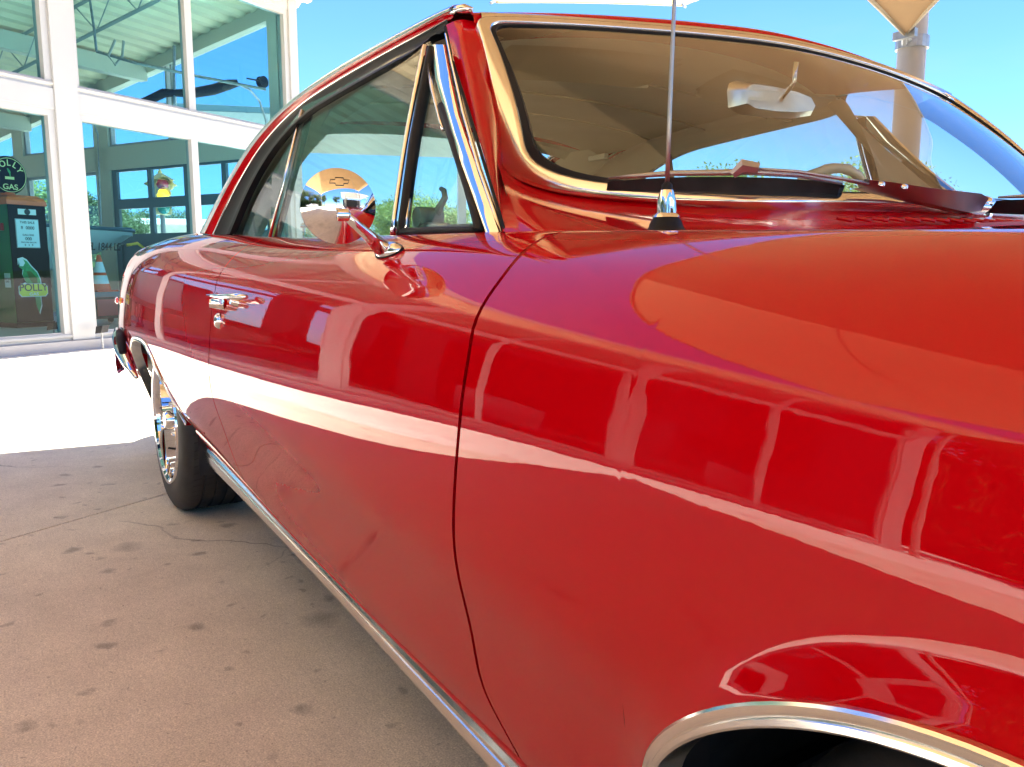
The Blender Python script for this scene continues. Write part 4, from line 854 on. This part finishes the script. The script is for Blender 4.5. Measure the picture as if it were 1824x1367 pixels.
# windshield surface  (y, v) -> point
XT=S((-.66,-1.250),(-.537,-1.243),(-.407,-1.230),(-.242,-1.206),(-.143,-1.186),(.016,-1.150),(.095,-1.131),(.242,-1.101),(.396,-1.070),(.535,-1.044),(.68,-1.018))
XB=S((-.66,-1.25),(-.62,-1.11),(-.58,-.985),(-.54,-.850),(-.475,-.70),(-.38,-.617),(-.245,-.567),(-.15,-.548),(0,-.540),(.30,-.560),(.50,-.62),(.66,-.71))
def WS(y,v):
    xb=XB(y); xt=XT(y); zb=.979; zt=1.392-(.032*(y/.575)**2 if y<0 else .08*(y/.62)**2)
    x=xb+(xt-xb)*v; z=zb+(zt-zb)*v; b=.018*math.sin(math.pi*min(max(v,0),1)); return Vector((x+b*.7,y,z+b*.7))
def WN(y,v):
    e=.003; a=WS(y+e,v)-WS(y-e,v); b=WS(y,v+e)-WS(y,v-e); n=a.cross(b).normalized(); return n if n.z>0 else -n
def hw(v,s): return (.622-.020*v) if s<0 else (.64+.0*v)
def outline(inset,n=160):
    """rounded outline in (y,v); inset in metres; from bottom centre to the passenger side (-y), up and over"""
    H=.62; vi=inset/H
    def side(s):
        yb=hw(0,s)-inset; yt=hw(1,s)-inset; rb=.20; rb2=.17/H; rt=.035; rt2=.035/H; out=[]
        for k in range(22): out.append((-(yb-rb)*k/21,vi))
        A=(-(yb-rb),vi); B=(-(yb-(yb-yt)*(vi+rb2)),vi+rb2); C_=(-yb,vi)
        for k in range(1,15):
            u=k/15; c1=(A[0]+(C_[0]-A[0])*.62,vi); c2=(B[0]+(C_[0]-B[0])*.62,B[1]+(C_[1]-B[1])*.62)
            out.append(tuple((1-u)**3*A[i]+3*u*(1-u)**2*c1[i]+3*u*u*(1-u)*c2[i]+u**3*B[i] for i in (0,1)))
        v0=vi+rb2; v1=1-vi-rt2
        for k in range(26):
            v=v0+(v1-v0)*k/25; out.append((-(yb-(yb-yt)*v),v))
        A=out[-1]; B=(-(yt-rt),1-vi); C_=(-yt,1-vi)
        for k in range(1,7):
            u=k/7; out.append(tuple((1-u)**2*A[i]+2*u*(1-u)*C_[i]+u*u*B[i] for i in (0,1)))
        for k in range(22): out.append((-(yt-rt)*(1-k/21),1-vi))
        return out
    L=side(-1); Rr=side(1)
    return L+[(-y,v) for y,v in Rr[::-1]][1:-1]
O0=outline(0); O1=outline(.023); O2=outline(.034); O3=outline(.05)
def loopstrip(loops,name,mat,par,**k):
    m=CB(); n=len(loops[0][0]); V=[]
    for (L,off) in loops: V+= [WS(y,v)+WN(y,v)*off for y,v in L]
    F=[(r*n+i,r*n+(i+1)%n,(r+1)*n+(i+1)%n,(r+1)*n+i) for r in range(len(loops)-1) for i in range(n)]
    m.add(V,F); return m.build(name,mat,par,smooth=True,ang=50,**k)
mo=loopstrip([(O0,-.014),(O0,.006),(outline(.002),.0085),(outline(.005),.0095),(outline(.019),.0085),(outline(.022),.006),(O1,.002),(O1,-.004)],'windshield_moulding',M['alu'],car)
loopstrip([(O1,.003),(outline(.026),.0035),(outline(.030),.003),(outline(.031),-.004)],'windshield_seal',M['blackrubber'],car)
# glass: filled grid following the outline
g_=CB(); c0=[(0,.5)]
ins=[.034,.08,.15,.22,.27,.29]
LO=[outline(a) for a in (.026,)]
n=len(LO[0]); V=[];
cen=(0,.48)
K=14
for k in range(K): 
    s=1-k/K; V+=[WS(cen[0]+(y-cen[0])*s,cen[1]+(v-cen[1])*s) for y,v in LO[0]]
V.append(WS(*cen)); F=[(r*n+i,r*n+(i+1)%n,(r+1)*n+(i+1)%n,(r+1)*n+i) for r in range(K-1) for i in range(n)]+[((K-1)*n+i,(K-1)*n+(i+1)%n,K*n) for i in range(n)]
g_.add(V,F); g_.build('windshield',M['wsglass'],car,smooth=True)
# A pillar and cowl as one skin: inner edge follows the moulding, outer edge the door gap and the hood
PIL=[aty(793,46,-.628),aty(808,108,-.645),aty(838,200,-.675),aty(869,300,-.71),aty(897,419,-.775)]
PL_=resample(PIL,26)
half=[p for p in O0[22:22+14+26+6]]  # corner + side + top corner (passenger)
half=half[::-1]   # from top to the bottom
I_=[WS(y,v)+WN(y,v)*(-.007) for y,v in half]
nI=len(I_)
# outer: along pillar for the side part, then out along the fender edge for the corner part
OUT=[]
for i in range(nI):
    if i<6+24: OUT.append(None)
cor=14
sidecount=nI-cor
PLs=resample(PIL,sidecount)
cowl_pts=[Vector((-.872,-.790,.928)),Vector((-.80,-.762,.935)),Vector((-.72,-.735,.934)),Vector((-.62,-.71,.932)),Vector((-.52,-.69,.929)),Vector((-.45,-.674,.926))]
CWs=resample([PLs[-1]]+cowl_pts,cor+1)[1:]
OUTP=PLs+CWs
rows=[]
for i in range(nI):
    a=I_[i]; b=OUTP[i]; r=[]; ns=12
    for k in range(ns+1):
        u=k/ns; p=a.lerp(b,u); w_=1 if i<sidecount else max(0,1-(i-sidecount)/cor)
        n_=Vector((.45,-.75,.5)).normalized(); bl=.012*math.sin(math.pi*u)*w_*min(1,u*2.2); p=p+n_*bl
        if i>=sidecount: 
            f=(i-sidecount)/cor; p.z-=.016*math.sin(math.pi*u)*f
        r.append(p)
    r.append(b+Vector((-.004,.02,-.012))); rows.append(r)
# cowl part towards the centre
nb=21; base=[WS(y,v)+WN(y,v)*(-.007) for y,v in O0[:22][::-1]][1:]
for i,a in enumerate(base):
    u=(i+1)/len(base); y=a.y; b=Vector((-.45+.10*(1-(y/.674)**2)-.0,y*1.05 if y<-.3 else y,TZ(-.42)-.010+.035*(1-(abs(y)/.672)**2.2)))
    r=[]
    for k in range(13):
        q=k/12; p=a.lerp(b,q); p.z-=.016*math.sin(math.pi*q); r.append(p)
    r.append(b+Vector((0,0,-.02))); rows.append(r)
pc_=CB().grid(rows).build('pillar_and_cowl_panel',M['paint'],car,smooth=True,ang=60)
cw_=CB().grid(rows[sidecount+9:]).build('cowl_panel',M['paint'],car,smooth=True,ang=60); cw_.scale=(1,-1,1)
far=[WS(-y if False else y,v) for y,v in [( -a[0]*.64/.622,a[1]) for a in half]]
FRr=[]
for i,a in enumerate(far[:sidecount+6]):
    k=i/(sidecount+6); FRr.append([a-WN(a.y,.5)*.004,a+Vector((-.02,.022,-.006)),a+Vector((-.05,.045+.03*k,-.03)),a+Vector((-.055,.04+.03*k,-.04))])
CB().grid(FRr).build('far_pillar',M['paint'],car,smooth=True,ang=60)
CB().grid([[r_[0]+Vector((-.012,-.002,-.008)),r_[1]+Vector((-.03,-.02,-.012)),r_[3]+Vector((-.004,-.008,-.004))] for r_ in FRr]).build('far_pillar_trim',M['headliner'],car,smooth=True)
# dark slots of the cowl grille
lv=CB()
for k in range(48):
    y=-.42+.022*k; a=WS(y,0); x=a.x+.085; z=a.z-.024
    lv.tube([(x-.010,y,z+.0035),(x+.010,y+.004,z-.001)],.0028,6)
lv.build('cowl_louvres',M['paint'],car,smooth=True,kind='stuff')
# roof skin: side edges on the drip rails, front edge on the windshield header
def roofrow(E,k,i,zl,n=41):
    f=max(0,1-k/.55)**1.5; row=[]
    for j in range(n):
        q=-1+2*j/(n-1); y=q*abs(E.y)
        h=WS(q*.60,1.0); base=Vector((E.x,y,E.z-.002)); cr=1-abs(q)**2.4
        xf=h.x-.020; zf_=h.z+.016+.012*cr
        x=base.x*(1-f)+xf*f+(1-f)*.02*(1-q*q); z=(base.z+(.040+.008*math.sin(math.pi*k))*cr)*(1-f)+zf_*f
        if i==0: pass
        row.append(Vector((x,y,z)))
    return row
fr_=[i for i in range(NR) if RL[i].x>-2.42]; P=[]
for a,i in enumerate(fr_): P.append(roofrow(RL[i],a/(len(fr_)-1),a,0))
edge0=[Vector((p.x+.018,p.y,p.z-.010)) for p in P[0]]; edge1=[Vector((p.x+.020,p.y,p.z-.024)) for p in P[0]]
m=CB(); m.grid([edge1,edge0]+P); m.build('roof',M['paint'],car,smooth=True,ang=60)
# header moulding between roof skin and glass
m=CB(); m.grid([[WS(y,.985)+WN(y,1)*.006,WS(y,1.0)+WN(y,1)*.012,WS(y,1.015)+WN(y,1)*.010,WS(y,1.02)-WN(y,1)*.01] for y in np.linspace(-.59,.63,33)]); m.build('header_moulding',M['alu'],car,smooth=True)
# rear pillars and rear window
ip=[i for i in range(NR) if RL[i].x<-2.36]
rw0=[Vector((-2.40,-.52,1.385)),Vector((-2.62,-.54,1.33)),Vector((-2.9,-.56,1.20)),Vector((-3.28,-.58,1.00))]
RWs=resample(rw0,len(ip)); rows=[]
for k,i in enumerate(ip):
    a=RL[i]+Vector((0,.004,.008)); b=RWs[k]; rows.append([a.lerp(b,u)+Vector((-.3,-.3,.9))*.02*math.sin(math.pi*u) for u in [q/8 for q in range(9)]])
cp_=CB().grid(rows).build('rear_pillar',M['paint'],car,smooth=True); mirror(cp_)
rg=resample(rw0,16); m=CB(); m.grid([[Vector((p.x-.06*(1-(q*q)),p.y*-q,p.z+.03*(1-q*q)*(1-i/20))) for q in np.linspace(-1,1,15)] for i,p in enumerate(rg)]); m.build('rear_window',M['sideglass'],car,smooth=True)
m=CB(); m.tube([Vector((p.x,p.y*1,p.z+.006)) for p in rg],.009,6); o=m.build('rear_window_moulding',M['alu'],car,smooth=True); mirror(o)
# ------------------------------------------------------------------ side glass, vent window
BELT=lambda px: aty(px,420,-.775)
def sideglass(poly,name,par=car):
    m=CB(); m.prism([Vector(p) for p in poly],(0,.004,0)); o=m.build(name,M['sideglass'],par); return o
yb,yt=-.772,-.668
def sg(px,py):
    # side glass plane leans inward with height
    y=yb
    for _ in range(8):
        p=aty(px,py,y); y=yb+(yt-yb)*min(max((p.z-.95)/.34,-.2),1.15)
    return p
BP0=sg(541,203); BP1=sg(479,424); VP0=sg(766,78); VP1=sg(706,417)
dg_=[VP1+Vector((0,0,-.03)),BP1+Vector((0,0,-.03)),BP0+Vector((0,0,.02))]+[sg(x,y) for x,y in ((600,160),(700,104),(766,74))]
o=sideglass(dg_,'door_window'); 
o2=sideglass([BP1+Vector((0,0,-.03)),sg(408,424)+Vector((0,0,-.03)),sg(412,395),sg(443,330),sg(487,258),BP0+Vector((0,0,.02))],'quarter_window')
vg=[sg(718,417),sg(764,120),sg(790,200),sg(870,417)]
vent=sideglass([sg(712,424),sg(762,100),sg(772,110),sg(800,205),sg(872,424)],'vent_window')
m=CB(); m.tube([BP1+Vector((0,-.004,-.02)),BP0+Vector((0,-.004,.01))],.005,8); c1=m.build('glass_edge_channel',M['alu'],o,smooth=True)
m=CB(); m.tube([BP1+Vector((.016,.012,-.02)),BP0+Vector((.016,.012,.0))],.009,8); m.build('glass_edge_seal',M['blackrubber'],o,smooth=True)
# vent division post: bright outer bead with a black channel behind it
def lineS(p,q,n=12,bow=0): 
    a=sg(*p);b=sg(*q); return [a.lerp(b,k/n)+Vector((bow*math.sin(math.pi*k/n),0,0)) for k in range(n+1)]
m=CB(); m.tube([p+Vector((0,-.008,0)) for p in lineS((765,84),(707,419),12,-.012)],.006,8,flat=1.3); m.build('division_post',M['chrome'],vent,smooth=True)
m=CB(); m.tube([p+Vector((.012,-.002,0)) for p in lineS((768,90),(714,419),12,-.012)],.0115,8); m.build('division_seal',M['blackrubber'],vent,smooth=True)
m=CB(); m.tube([p+Vector((.0,-.002,0)) for p in lineS((768,118),(724,414),10,-.010)],.0028,6); m.build('vent_glass_bead',M['alu'],vent,smooth=True)
# front bright frame of the vent window, wide and stepped
ch=[(770,82,792,80),(776,140,803,140),(788,180,812,180),(797,205,818,205),(803,235,828,235),(822,290,847,290),(845,350,868,350),(868,415,891,415)]
rows=[]
for (x0,y0_,x1,y1_) in ch:
    a=sg(x0,y0_); b=sg(x1,y1_); rows.append([a+Vector((0,.004,0)),a+Vector((0,-.003,0)),a.lerp(b,.3)+Vector((0,-.009,0)),a.lerp(b,.65)+Vector((0,-.008,0)),b+Vector((0,-.002,0)),b+Vector((-.004,.004,0))])
CB().grid(rows).build('vent_frame',M['chrome'],vent,smooth=True,ang=40)
m=CB(); m.tube([sg(x,y)+Vector((0,-.004,0)) for x,y in ((790,190),(812,255),(838,335),(852,385),(858,410),(845,414),(800,413),(760,414),(716,415))],.0085,8); m.build('vent_seal',M['blackrubber'],vent,smooth=True)
m=CB(); m.tube([sg(x,y)+Vector((0,-.007,0)) for x,y in ((768,106),(776,160),(790,215),(796,232))],.004,6); m.build('vent_hinge',M['alu'],vent,smooth=True)
# vent latch
q=sg(731,386)+Vector((0,.03,0)); m=CB(); m.tube([q+Vector((0,-.018,0)),q+Vector((.0,.03,0))],.018,20); m.build('latch_knob',M['greysteel'],vent,smooth=True,ang=40)
m=CB(); m.tube([q+Vector((.01,.02,.005)),sg(744,366)+Vector((0,.045,0)),sg(753,350)+Vector((0,.045,0)),sg(751,338)+Vector((0,.045,0)),sg(746,334)+Vector((0,.045,0))],[.008,.007,.006,.0055,.004],10); m.build('latch_lever',M['greysteel'],vent,smooth=True)
m=CB(); m.tube([sg(716,402)+Vector((0,.03,0)),sg(770,405)+Vector((0,.03,0))],.008,8); m.build('latch_rail',M['greysteel'],vent,smooth=True)
# chrome strip down the pillar between vent frame and paint
m=CB(); rows=[]
for (x0,y0_,x1,y1_) in ((792,60,798,60),(802,110,809,110),(822,200,830,200),(850,300,859,300),(874,370,884,370),(888,412,897,412)):
    a=aty(x0,y0_,-.69-.08*(y0_/412)); b=aty(x1,y1_,-.685-.08*(y1_/412)); rows.append([a+Vector((-.003,.002,0)),a,a.lerp(b,.5)+Vector((0,-.004,0)),b,b+Vector((-.003,.002,0))])
m.grid(rows); o=m.build('pillar_strip',M['chrome'],car,smooth=True)
m=CB(); m.tube([aty(x,y,-.69-.08*(y/412)+.004) for x,y in ((793,48),(806,110),(835,200),(865,300),(888,375),(899,415))],.0030,6); m.build('pillar_seal',M['blackrubber'],car,smooth=True)
# belt seal along the window sill
m=CB(); m.tube([sg(x,y)+Vector((0,.004,-.004)) for x,y in ((408,421),(440,423),(480,425),(560,424),(640,422),(706,419),(800,417),(872,416))],.005,6); o=m.build('belt_seal',M['blackrubber'],car,smooth=True); mirror(o)
# inner sill trim (covers the gap between skin and glass, and the door inner panel)
X=[-2.45+1.62*i/20 for i in range(21)]
m=CB(); m.grid([[(x,TY(x)+.055,TZ(x)-.004),(x,-.70,TZ(x)-.012),(x,-.68,TZ(x)-.03),(x,-.66,.60),(x,-.66,.32)] for x in X]); o=m.build('door_inner_trim',M['vinyl'],car,smooth=True); mirror(o)
for oo in (o2,vent): mirror(oo)
mirror(bpy.data.objects['door_window'])
for px,py in ((507,405),):
    q=sg(px,py+20)+Vector((0,.05,0)); q2=sg(px,py)+Vector((0,.05,0)); m=CB(); m.tube([q,q2],.003,6); m.lathe([(0,0),(.008,0),(.008,.008),(.004,.012),(0,.012)],q2,(0,0,1),12); m.build('lock_pin',M['alu'],car,smooth=True)
q=sg(470,408); m=CB(); m.box((q.x-.012,q.y+.02,q.z-.02),(q.x+.012,q.y+.03,q.z+.028)); m.build('hang_tag',M['yellow'],car)
# ------------------------------------------------------------------ interior
m=CB(); P=[]
for i in range(40):
    u=i/39; x=-1.24-1.28*u; row=[]
    for j in range(25):
        q=-1+2*j/24; y=q*(.560+.05*min(1,u*2)); rib=.004*abs(math.sin(math.pi*u*6))
        z=1.335-.02*u*u+ (.045)*(1-abs(q)**2.5)+rib*(1-abs(q)**4); row.append((x-.28*y*y*(1-u),y,z))
    P.append(row)
m.grid(P); m.build('headliner',M['headliner'],car,smooth=True)
rows=[]
for a,b in zip(RL,WL): 
    p=a.lerp(b,.62)+Vector((0,.04,-.01)); rows.append([b+Vector((0,.010,-.004)),a.lerp(b,.8)+Vector((0,.022,-.006)),p+Vector((0,.0,-.006)),a.lerp(b,.3)+Vector((0,.055,-.016)),Vector((p.x,p.y+.10,min(p.z+.01,1.36)))])
o=CB().grid(rows).build('roof_rail_trim',M['headliner'],car,smooth=True); mirror(o)
for ya,yb_ in ((-.50,-.07),(.09,.50)):
    m=CB(); P=[]
    for k in range(9):
        u=k/8; dx=.0+.135*u; P.append([(-1.235-dx-.27*y*y*.6,y,1.352-.030*u-.085*y*y+.004*math.sin(math.pi*u)) for y in [ya+(yb_-ya)*(j/16) *(1) for j in range(17)]])
    P[-1]=[(p[0]+(.02 if j in(0,16) else .006 if j in (1,15) else 0),p[1],p[2]) for j,p in enumerate(P[-1])]
    m.grid(P); m.grid([[(a,b,c-.010) for a,b,c in row] for row in P]); m.grid([P[-1],[(a,b,c-.010) for a,b,c in P[-1]]]); m.build('sun_visor',M['vinyl'],car,smooth=True,ang=60)
for xs_ in (-1.55,-1.80,-2.05,-2.30): CB().tube([(xs_,y,1.329+.045*(1-abs(y/.6)**2.5)) for y in np.linspace(-.58,.58,25)],.0035,6).build('headliner_bow',M['vinyl'],car,smooth=True)
# inner faces of pillars and header
rows=[[a+Vector((-.03,.02,-.012)),a.lerp(b,.5)+Vector((-.05,.035,-.02)),b+Vector((-.01,.03,0))] for a,b in zip(I_[:sidecount],PLs)]
o=CB().grid(rows).build('pillar_trim',M['headliner'],car,smooth=True); mirror(o)
rows=[]
for k,i in enumerate(ip): a=RL[i].lerp(WL[i],.5); b=RWs[k]; rows.append([a+Vector((.0,.05,-.02)),a.lerp(b,.5)+Vector((.03,.03,-.04)),b+Vector((.02,.01,-.03))])
o=CB().grid(rows).build('rear_pillar_trim',M['headliner'],car,smooth=True); mirror(o)
MB(CO).grid([[(-2.50,y,1.35-.05*(abs(y)/.6)**2.5),(-2.43,y,1.375-.05*(abs(y)/.6)**2.5)] for y in np.linspace(-.56,.56,15)]).build('rear_header_trim',M['headliner'],car)
m=CB(); m.grid([[(-3.32,y,.985),(-2.75,y,.975),(-2.72,y,.955)] for y in (-.66,-.3,0,.3,.66)]); m.build('parcel_shelf',M['vinyl'],car,smooth=True)
m=CB(); P=[]
for j in range(33):
    y=-.66+1.32*j/32; a=WS(y,.0); P.append([(a.x-.005,y,a.z-.012),(a.x-.10,y,.975),(a.x-.20,y,.965),(-1.02,y,.945),(-1.05,y,.90),(-1.02,y,.75),(-.98,y,.55)])
m.grid(P); m.build('dashboard',M['dash'],car,smooth=True,ang=60)
for x0,w0,zt_,nm in ((-1.95,1.2,.93,'front_seat'),(-2.62,1.2,.90,'rear_seat')):
    se=CB(); se.box((x0-.12,-w0/2,.30),(x0+.42,w0/2,.52),.05); so_=se.build(nm,M['vinyl'],car,smooth=True,ang=50)
    MB(CO).box((x0-.18,-w0/2,.45),(x0-.02,w0/2,zt_-.04),.05).build('backrest',M['vinyl'],so_,smooth=True,ang=50)
# steering wheel
sc_=aty(1618,352,.36); sc_=Vector((-1.22,.36,.955))
ax=Vector((-.88,0,.47)).normalized(); 
m=CB(); a=ax.orthogonal().normalized(); a=Vector((0,1,0)); b=ax.cross(a).normalized(); SR=.20
m.tube([sc_+(a*math.cos(2*math.pi*k/48)+b*math.sin(2*math.pi*k/48))*SR for k in range(48)],[.0125+.0015*math.sin(k*2.6) for k in range(48)],10,closed=True,up=ax); sw=m.build('steering_wheel',M['ivory'],car,smooth=True)
m=CB(); m.tube([sc_-ax*-.0-ax*.05+a*0,sc_-ax*.30],.022,12); m.build('steering_column',M['ivory'],sw,smooth=True)
for s in (-1,1): MB(CO).tube([sc_+a*s*SR,sc_+a*s*.05-ax*.04-b*.0,],.009,8).build('spoke',M['chrome'],sw,smooth=True)
MB(CO).lathe([(.05,-.05),(.05,-.03),(.03,-.015),(0,-.012)],sc_,ax,20).build('horn_button',M['chrome'],sw,smooth=True)
# inside rear view mirror: wide pale shell on a stalk
q=Vector((-1.235,.0,1.325)); 
q=aty(1373,183,.06); 
m=CB(); rx_=q
dv=Vector((.10,.99,-.02)).normalized(); up=Vector((0,0,1))
prof_=[(-.125,.010),(-.12,.026),(-.10,.034),(-.02,.036),(.06,.032),(.11,.022),(.128,.0),(.12,-.016),(.06,-.028),(-.02,-.034),(-.09,-.034),(-.12,-.024)]
fr=[rx_+dv*a_+up*b_ for a_,b_ in prof_]; bk=[rx_+dv*a_*.8+up*b_*.7+Vector((.028,0,.0)) for a_,b_ in prof_]
n=len(fr); m.add(fr+bk,[(i,(i+1)%n,(i+1)%n+n,i+n) for i in range(n)]+[tuple(range(n)),tuple(range(2*n-1,n-1,-1))]); rm_=m.build('rear_view_mirror',M['ivorymetal'],car,smooth=True,ang=50)
MB(CO).tube([rx_+Vector((.025,0,.0)),rx_+Vector((.05,0.01,.035)),rx_+Vector((.055,.01,.075))],.006,8).build('mirror_stalk',M['chrome'],rm_,smooth=True)
q=aty(985,163,-.20); q=Vector((-1.75,q.y,1.36)); 
for y_ in (-.54,.54):
    MB(CO).box((-2.35,y_-.01,1.29),(-2.25,y_+.01,1.31),.005).build('coat_hook',M['ivory'],car)
# ------------------------------------------------------------------ wipers
def hitW(px,py,off=0.):
    d=Vector(ray(px,py)); lo,hi=.3,4.; C0=Vector(CAMP)
    def f(t):
        p=C0+d*t; v=(p.z-.979)/(WS(p.y,1).z-.979); s=WS(p.y,v); return (p-s).dot(WN(p.y,v))-off
    pf=f(lo); t=lo
    for k in range(1,400):
        t2=lo+(hi-lo)*k/400; g2=f(t2)
        if pf>0>=g2:
            a_,b_=t,t2
            for _ in range(30):
                c2=(a_+b_)/2
                if f(c2)>0: a_=c2
                else: b_=c2
            return C0+d*a_
        pf=g2; t=t2
    return C0+d*1.5
def wiper(shift,name_):
    S_=lambda x,y,o: hitW(x,y,o)+Vector((shift[0],shift[1],shift[2]))
    par=car
    m=CB(); m.tube([S_(1084,318,.026),S_(1130,314,.030),S_(1200,309,.032),S_(1290,308,.034),S_(1330,306,.036),S_(1420,312,.034),S_(1500,327,.028)],[.002,.0045,.0055,.006,.006,.005,.003],8,flat=.8); f=m.build('wiper',M['greysteel'],par,smooth=True)
    rows=[]
    for x,y0_,y1_ in ((1078,325,344),(1088,323,346),(1150,319,348),(1220,316,348),(1300,316,348),(1380,318,348),(1450,323,349),(1490,328,349),(1499,331,341)):
        a_=S_(x,y0_,.022); b_=S_(x,y1_,.004); w_=.012; rows.append([a_+Vector((0,0,.0))-Vector((w_/2,0,0)),a_+Vector((w_/2,0,0)),a_.lerp(b_,.35)+Vector((w_*.4,0,0)),b_+Vector((.002,0,0)),b_-Vector((.002,0,0))])
    CB().grid(rows).build('wiper_rubber',M['rubber'],f,smooth=True,ang=35)
    m=CB(); m.box((0,0,0),(0,0,0)); 
    a_=S_(1305,302,.045); b_=S_(1352,300,.048); m=CB(); m.tube([a_+Vector((0,0,-.008)),a_.lerp(b_,.4)+Vector((0,0,.004)),b_],[.006,.011,.008],6); m.build('blade_connector',M['greysteel'],f,smooth=True,ang=40)
    m=CB(); m.tube([S_(1345,301,.048),S_(1420,306,.050),S_(1500,319,.048),S_(1545,328,.045)],[.0035,.004,.0045,.006],8,flat=.6); m.build('arm_rod',M['greysteel'],f,smooth=True)
    top=[(1541,326),(1580,330),(1640,339),(1700,346),(1738,350),(1752,358)]; bot=[(1541,334),(1580,343),(1640,358),(1700,372),(1735,379),(1752,376)]
    rows=[]
    for k,((x0,y0_),(x1,y1_)) in enumerate(zip(top,bot)):
        a_=S_(x0,y0_,.045-.004*k)+Vector((-.012,.0,0)); t_=S_(x0,y0_,.045-.004*k)+Vector((.010,-.004,.003)); b_=S_(x1,y1_,.034-.005*k)+Vector((-.004,.0,0)); c_=b_+Vector((-.020,0,0)); rows.append([a_,t_.lerp(a_,.4)+Vector((0,0,.003)),t_,b_,c_])
    m=CB().grid(rows); m.build('wiper_arm',M['greysteel'],f,smooth=True,ang=35)
    e_=S_(1752,367,.0); CB().lathe([(.018,-.03),(.016,.006),(.010,.014),(0,.016)],e_,(.3,0,1),16).build('wiper_pivot',M['chrome'],f,smooth=True)
    for x,y in ((1570,329),(1611,334)): CB().lathe([(.005,0),(.004,.003),(0,.004)],S_(x,y,.052),(.5,-.3,.8),10).build('rivet',M['chrome'],f,smooth=True)
    return f
wiper((0,0,0),'w')
# second wiper: parallel linkage, further along the base
dw=hitW(1778,352,.03)-hitW(1084,318,.026); wiper((dw.x,dw.y,dw.z),'w2')
# ------------------------------------------------------------------ antenna
ab=aty(1186,414,-.665); ab.z=.9345; 
AB=ab
an=CB().lathe([(.031,-.012),(.031,-.004),(.030,.001),(.026,.004),(.0225,.008),(.0215,.012),(.018,.019),(.0155,.021)],AB,(0,0,1),32).build('antenna',M['blackrubber'],car,smooth=True,ang=50)
CB().lathe([(.0185,.0205),(.0165,.024),(.0135,.026),(.0133,.030),(.0125,.040),(.0095,.052),(.008,.0555)],AB,(0,0,1),32).build('antenna_cone',M['chrome'],an,smooth=True,ang=50)
CB().lathe([(.0072,.054),(.0068,.062),(.004,.065),(0,.065)],AB,(0,0,1),16).build('antenna_collar',M['blackrubber'],an,smooth=True,ang=40)
CB().tube([AB+Vector((0,0,.06)),AB+Vector((-.001,.002,.16)),AB+Vector((.0,.006,.36)),AB+Vector((.002,.012,.62)),AB+Vector((.004,.018,.80))],[.0030,.0029,.0026,.0022,.0018],10).build('antenna_mast',M['greysteel'],an,smooth=True)
# ------------------------------------------------------------------ round door mirror
mc=aty(606,368,-.955); nv=(Vector(CAMP)-mc).normalized(); nv=(nv+Vector((.10,.10,0))).normalized()
dist=(mc-Vector(CAMP)).length; MRr=dist*65/1452
prof_=[(0,.0)]
for k in range(1,15):
    u=k/14; prof_.append((MRr*u,-.022*u*u))
prof_+=[(MRr*1.005,-.026),(MRr*1.0,-.034),(MRr*.96,-.036),(0,-.036)]
mr=CB().lathe(prof_,mc,nv,72).build('side_mirror',M['chrome'],car,smooth=True,ang=40)
# bow tie outline on the shell
ux=Vector((0,0,1)).cross(nv).normalized(); uy=nv.cross(ux)
def shell(a_,b_): 
    r=math.hypot(a_,b_); return mc+ux*a_+uy*b_+nv*(-.022*(r/MRr)**2+.0006)
u_=MRr/65; bt_=[(-17,-3),(-15,3),(-7.5,3),(-7,6.5),(7,6.5),(7.5,3),(17,3),(14,-3),(7,-3),(6.5,-6.5),(-7,-6.5),(-7.5,-3)]
CB().tube([shell((a_+1)*u_,(b_+42)*u_) for a_,b_ in bt_],.0007,5,closed=True).build('bow_tie_emblem',M['ink'],mr)
st0=mc+ux*(2*u_)+uy*(-14*u_); bs=hitb(694,450)
stp=[st0-nv*.004,st0+nv*.030]
CB().tube(stp,[.0085,.0085],20).build('mirror_knuckle',M['chrome'],mr,smooth=True,ang=40)
k0=st0+nv*.030; CB().lathe([(.0095,-.010),(.0095,.006),(.006,.009),(0,.010)],k0,ux,18).build('pivot_nut',M['chrome'],mr,smooth=True,ang=40)
# tapered arm down to the foot
ft=bs+Vector((0,-.012,.006)); rows=[]
pts=[k0+ux*.002,k0.lerp(ft,.35)+Vector((0,-.004,.004)),k0.lerp(ft,.7)+Vector((0,-.002,.003)),ft]
CB().tube(pts,[.0075,.0095,.012,.017],14,flat=.75).build('mirror_arm',M['chrome'],mr,smooth=True)
tdir=(hitb(722,446)-hitb(664,452)).normalized(); nn_=Vector((0,-.62,.78)); sd_=tdir.cross(nn_).normalized()
def foot(name,mat,a_,b_,h0,h1,taper):
    m=CB(); n=28; V=[]
    for s_,h_ in ((1,h0),(1,h0+.35*(h1-h0)),(taper,h1),(taper*.45,h1*1.25)):
        for k in range(n): th=2*math.pi*k/n; V.append(bs+tdir*a_*s_*math.cos(th)*(1 if math.cos(th)>0 else 1)+sd_*b_*s_*math.sin(th)+nn_*h_)
    m.add(V,[(i*n+k,i*n+(k+1)%n,(i+1)*n+(k+1)%n,(i+1)*n+k) for i in range(3) for k in range(n)]+[tuple(3*n+k for k in range(n))]); return m.build(name,mat,mr,smooth=True,ang=60)
foot('mirror_gasket',M['blackrubber'],.037,.017,-.004,.0035,1.); foot('mirror_foot',M['chrome'],.0355,.016,.002,.013,.72)
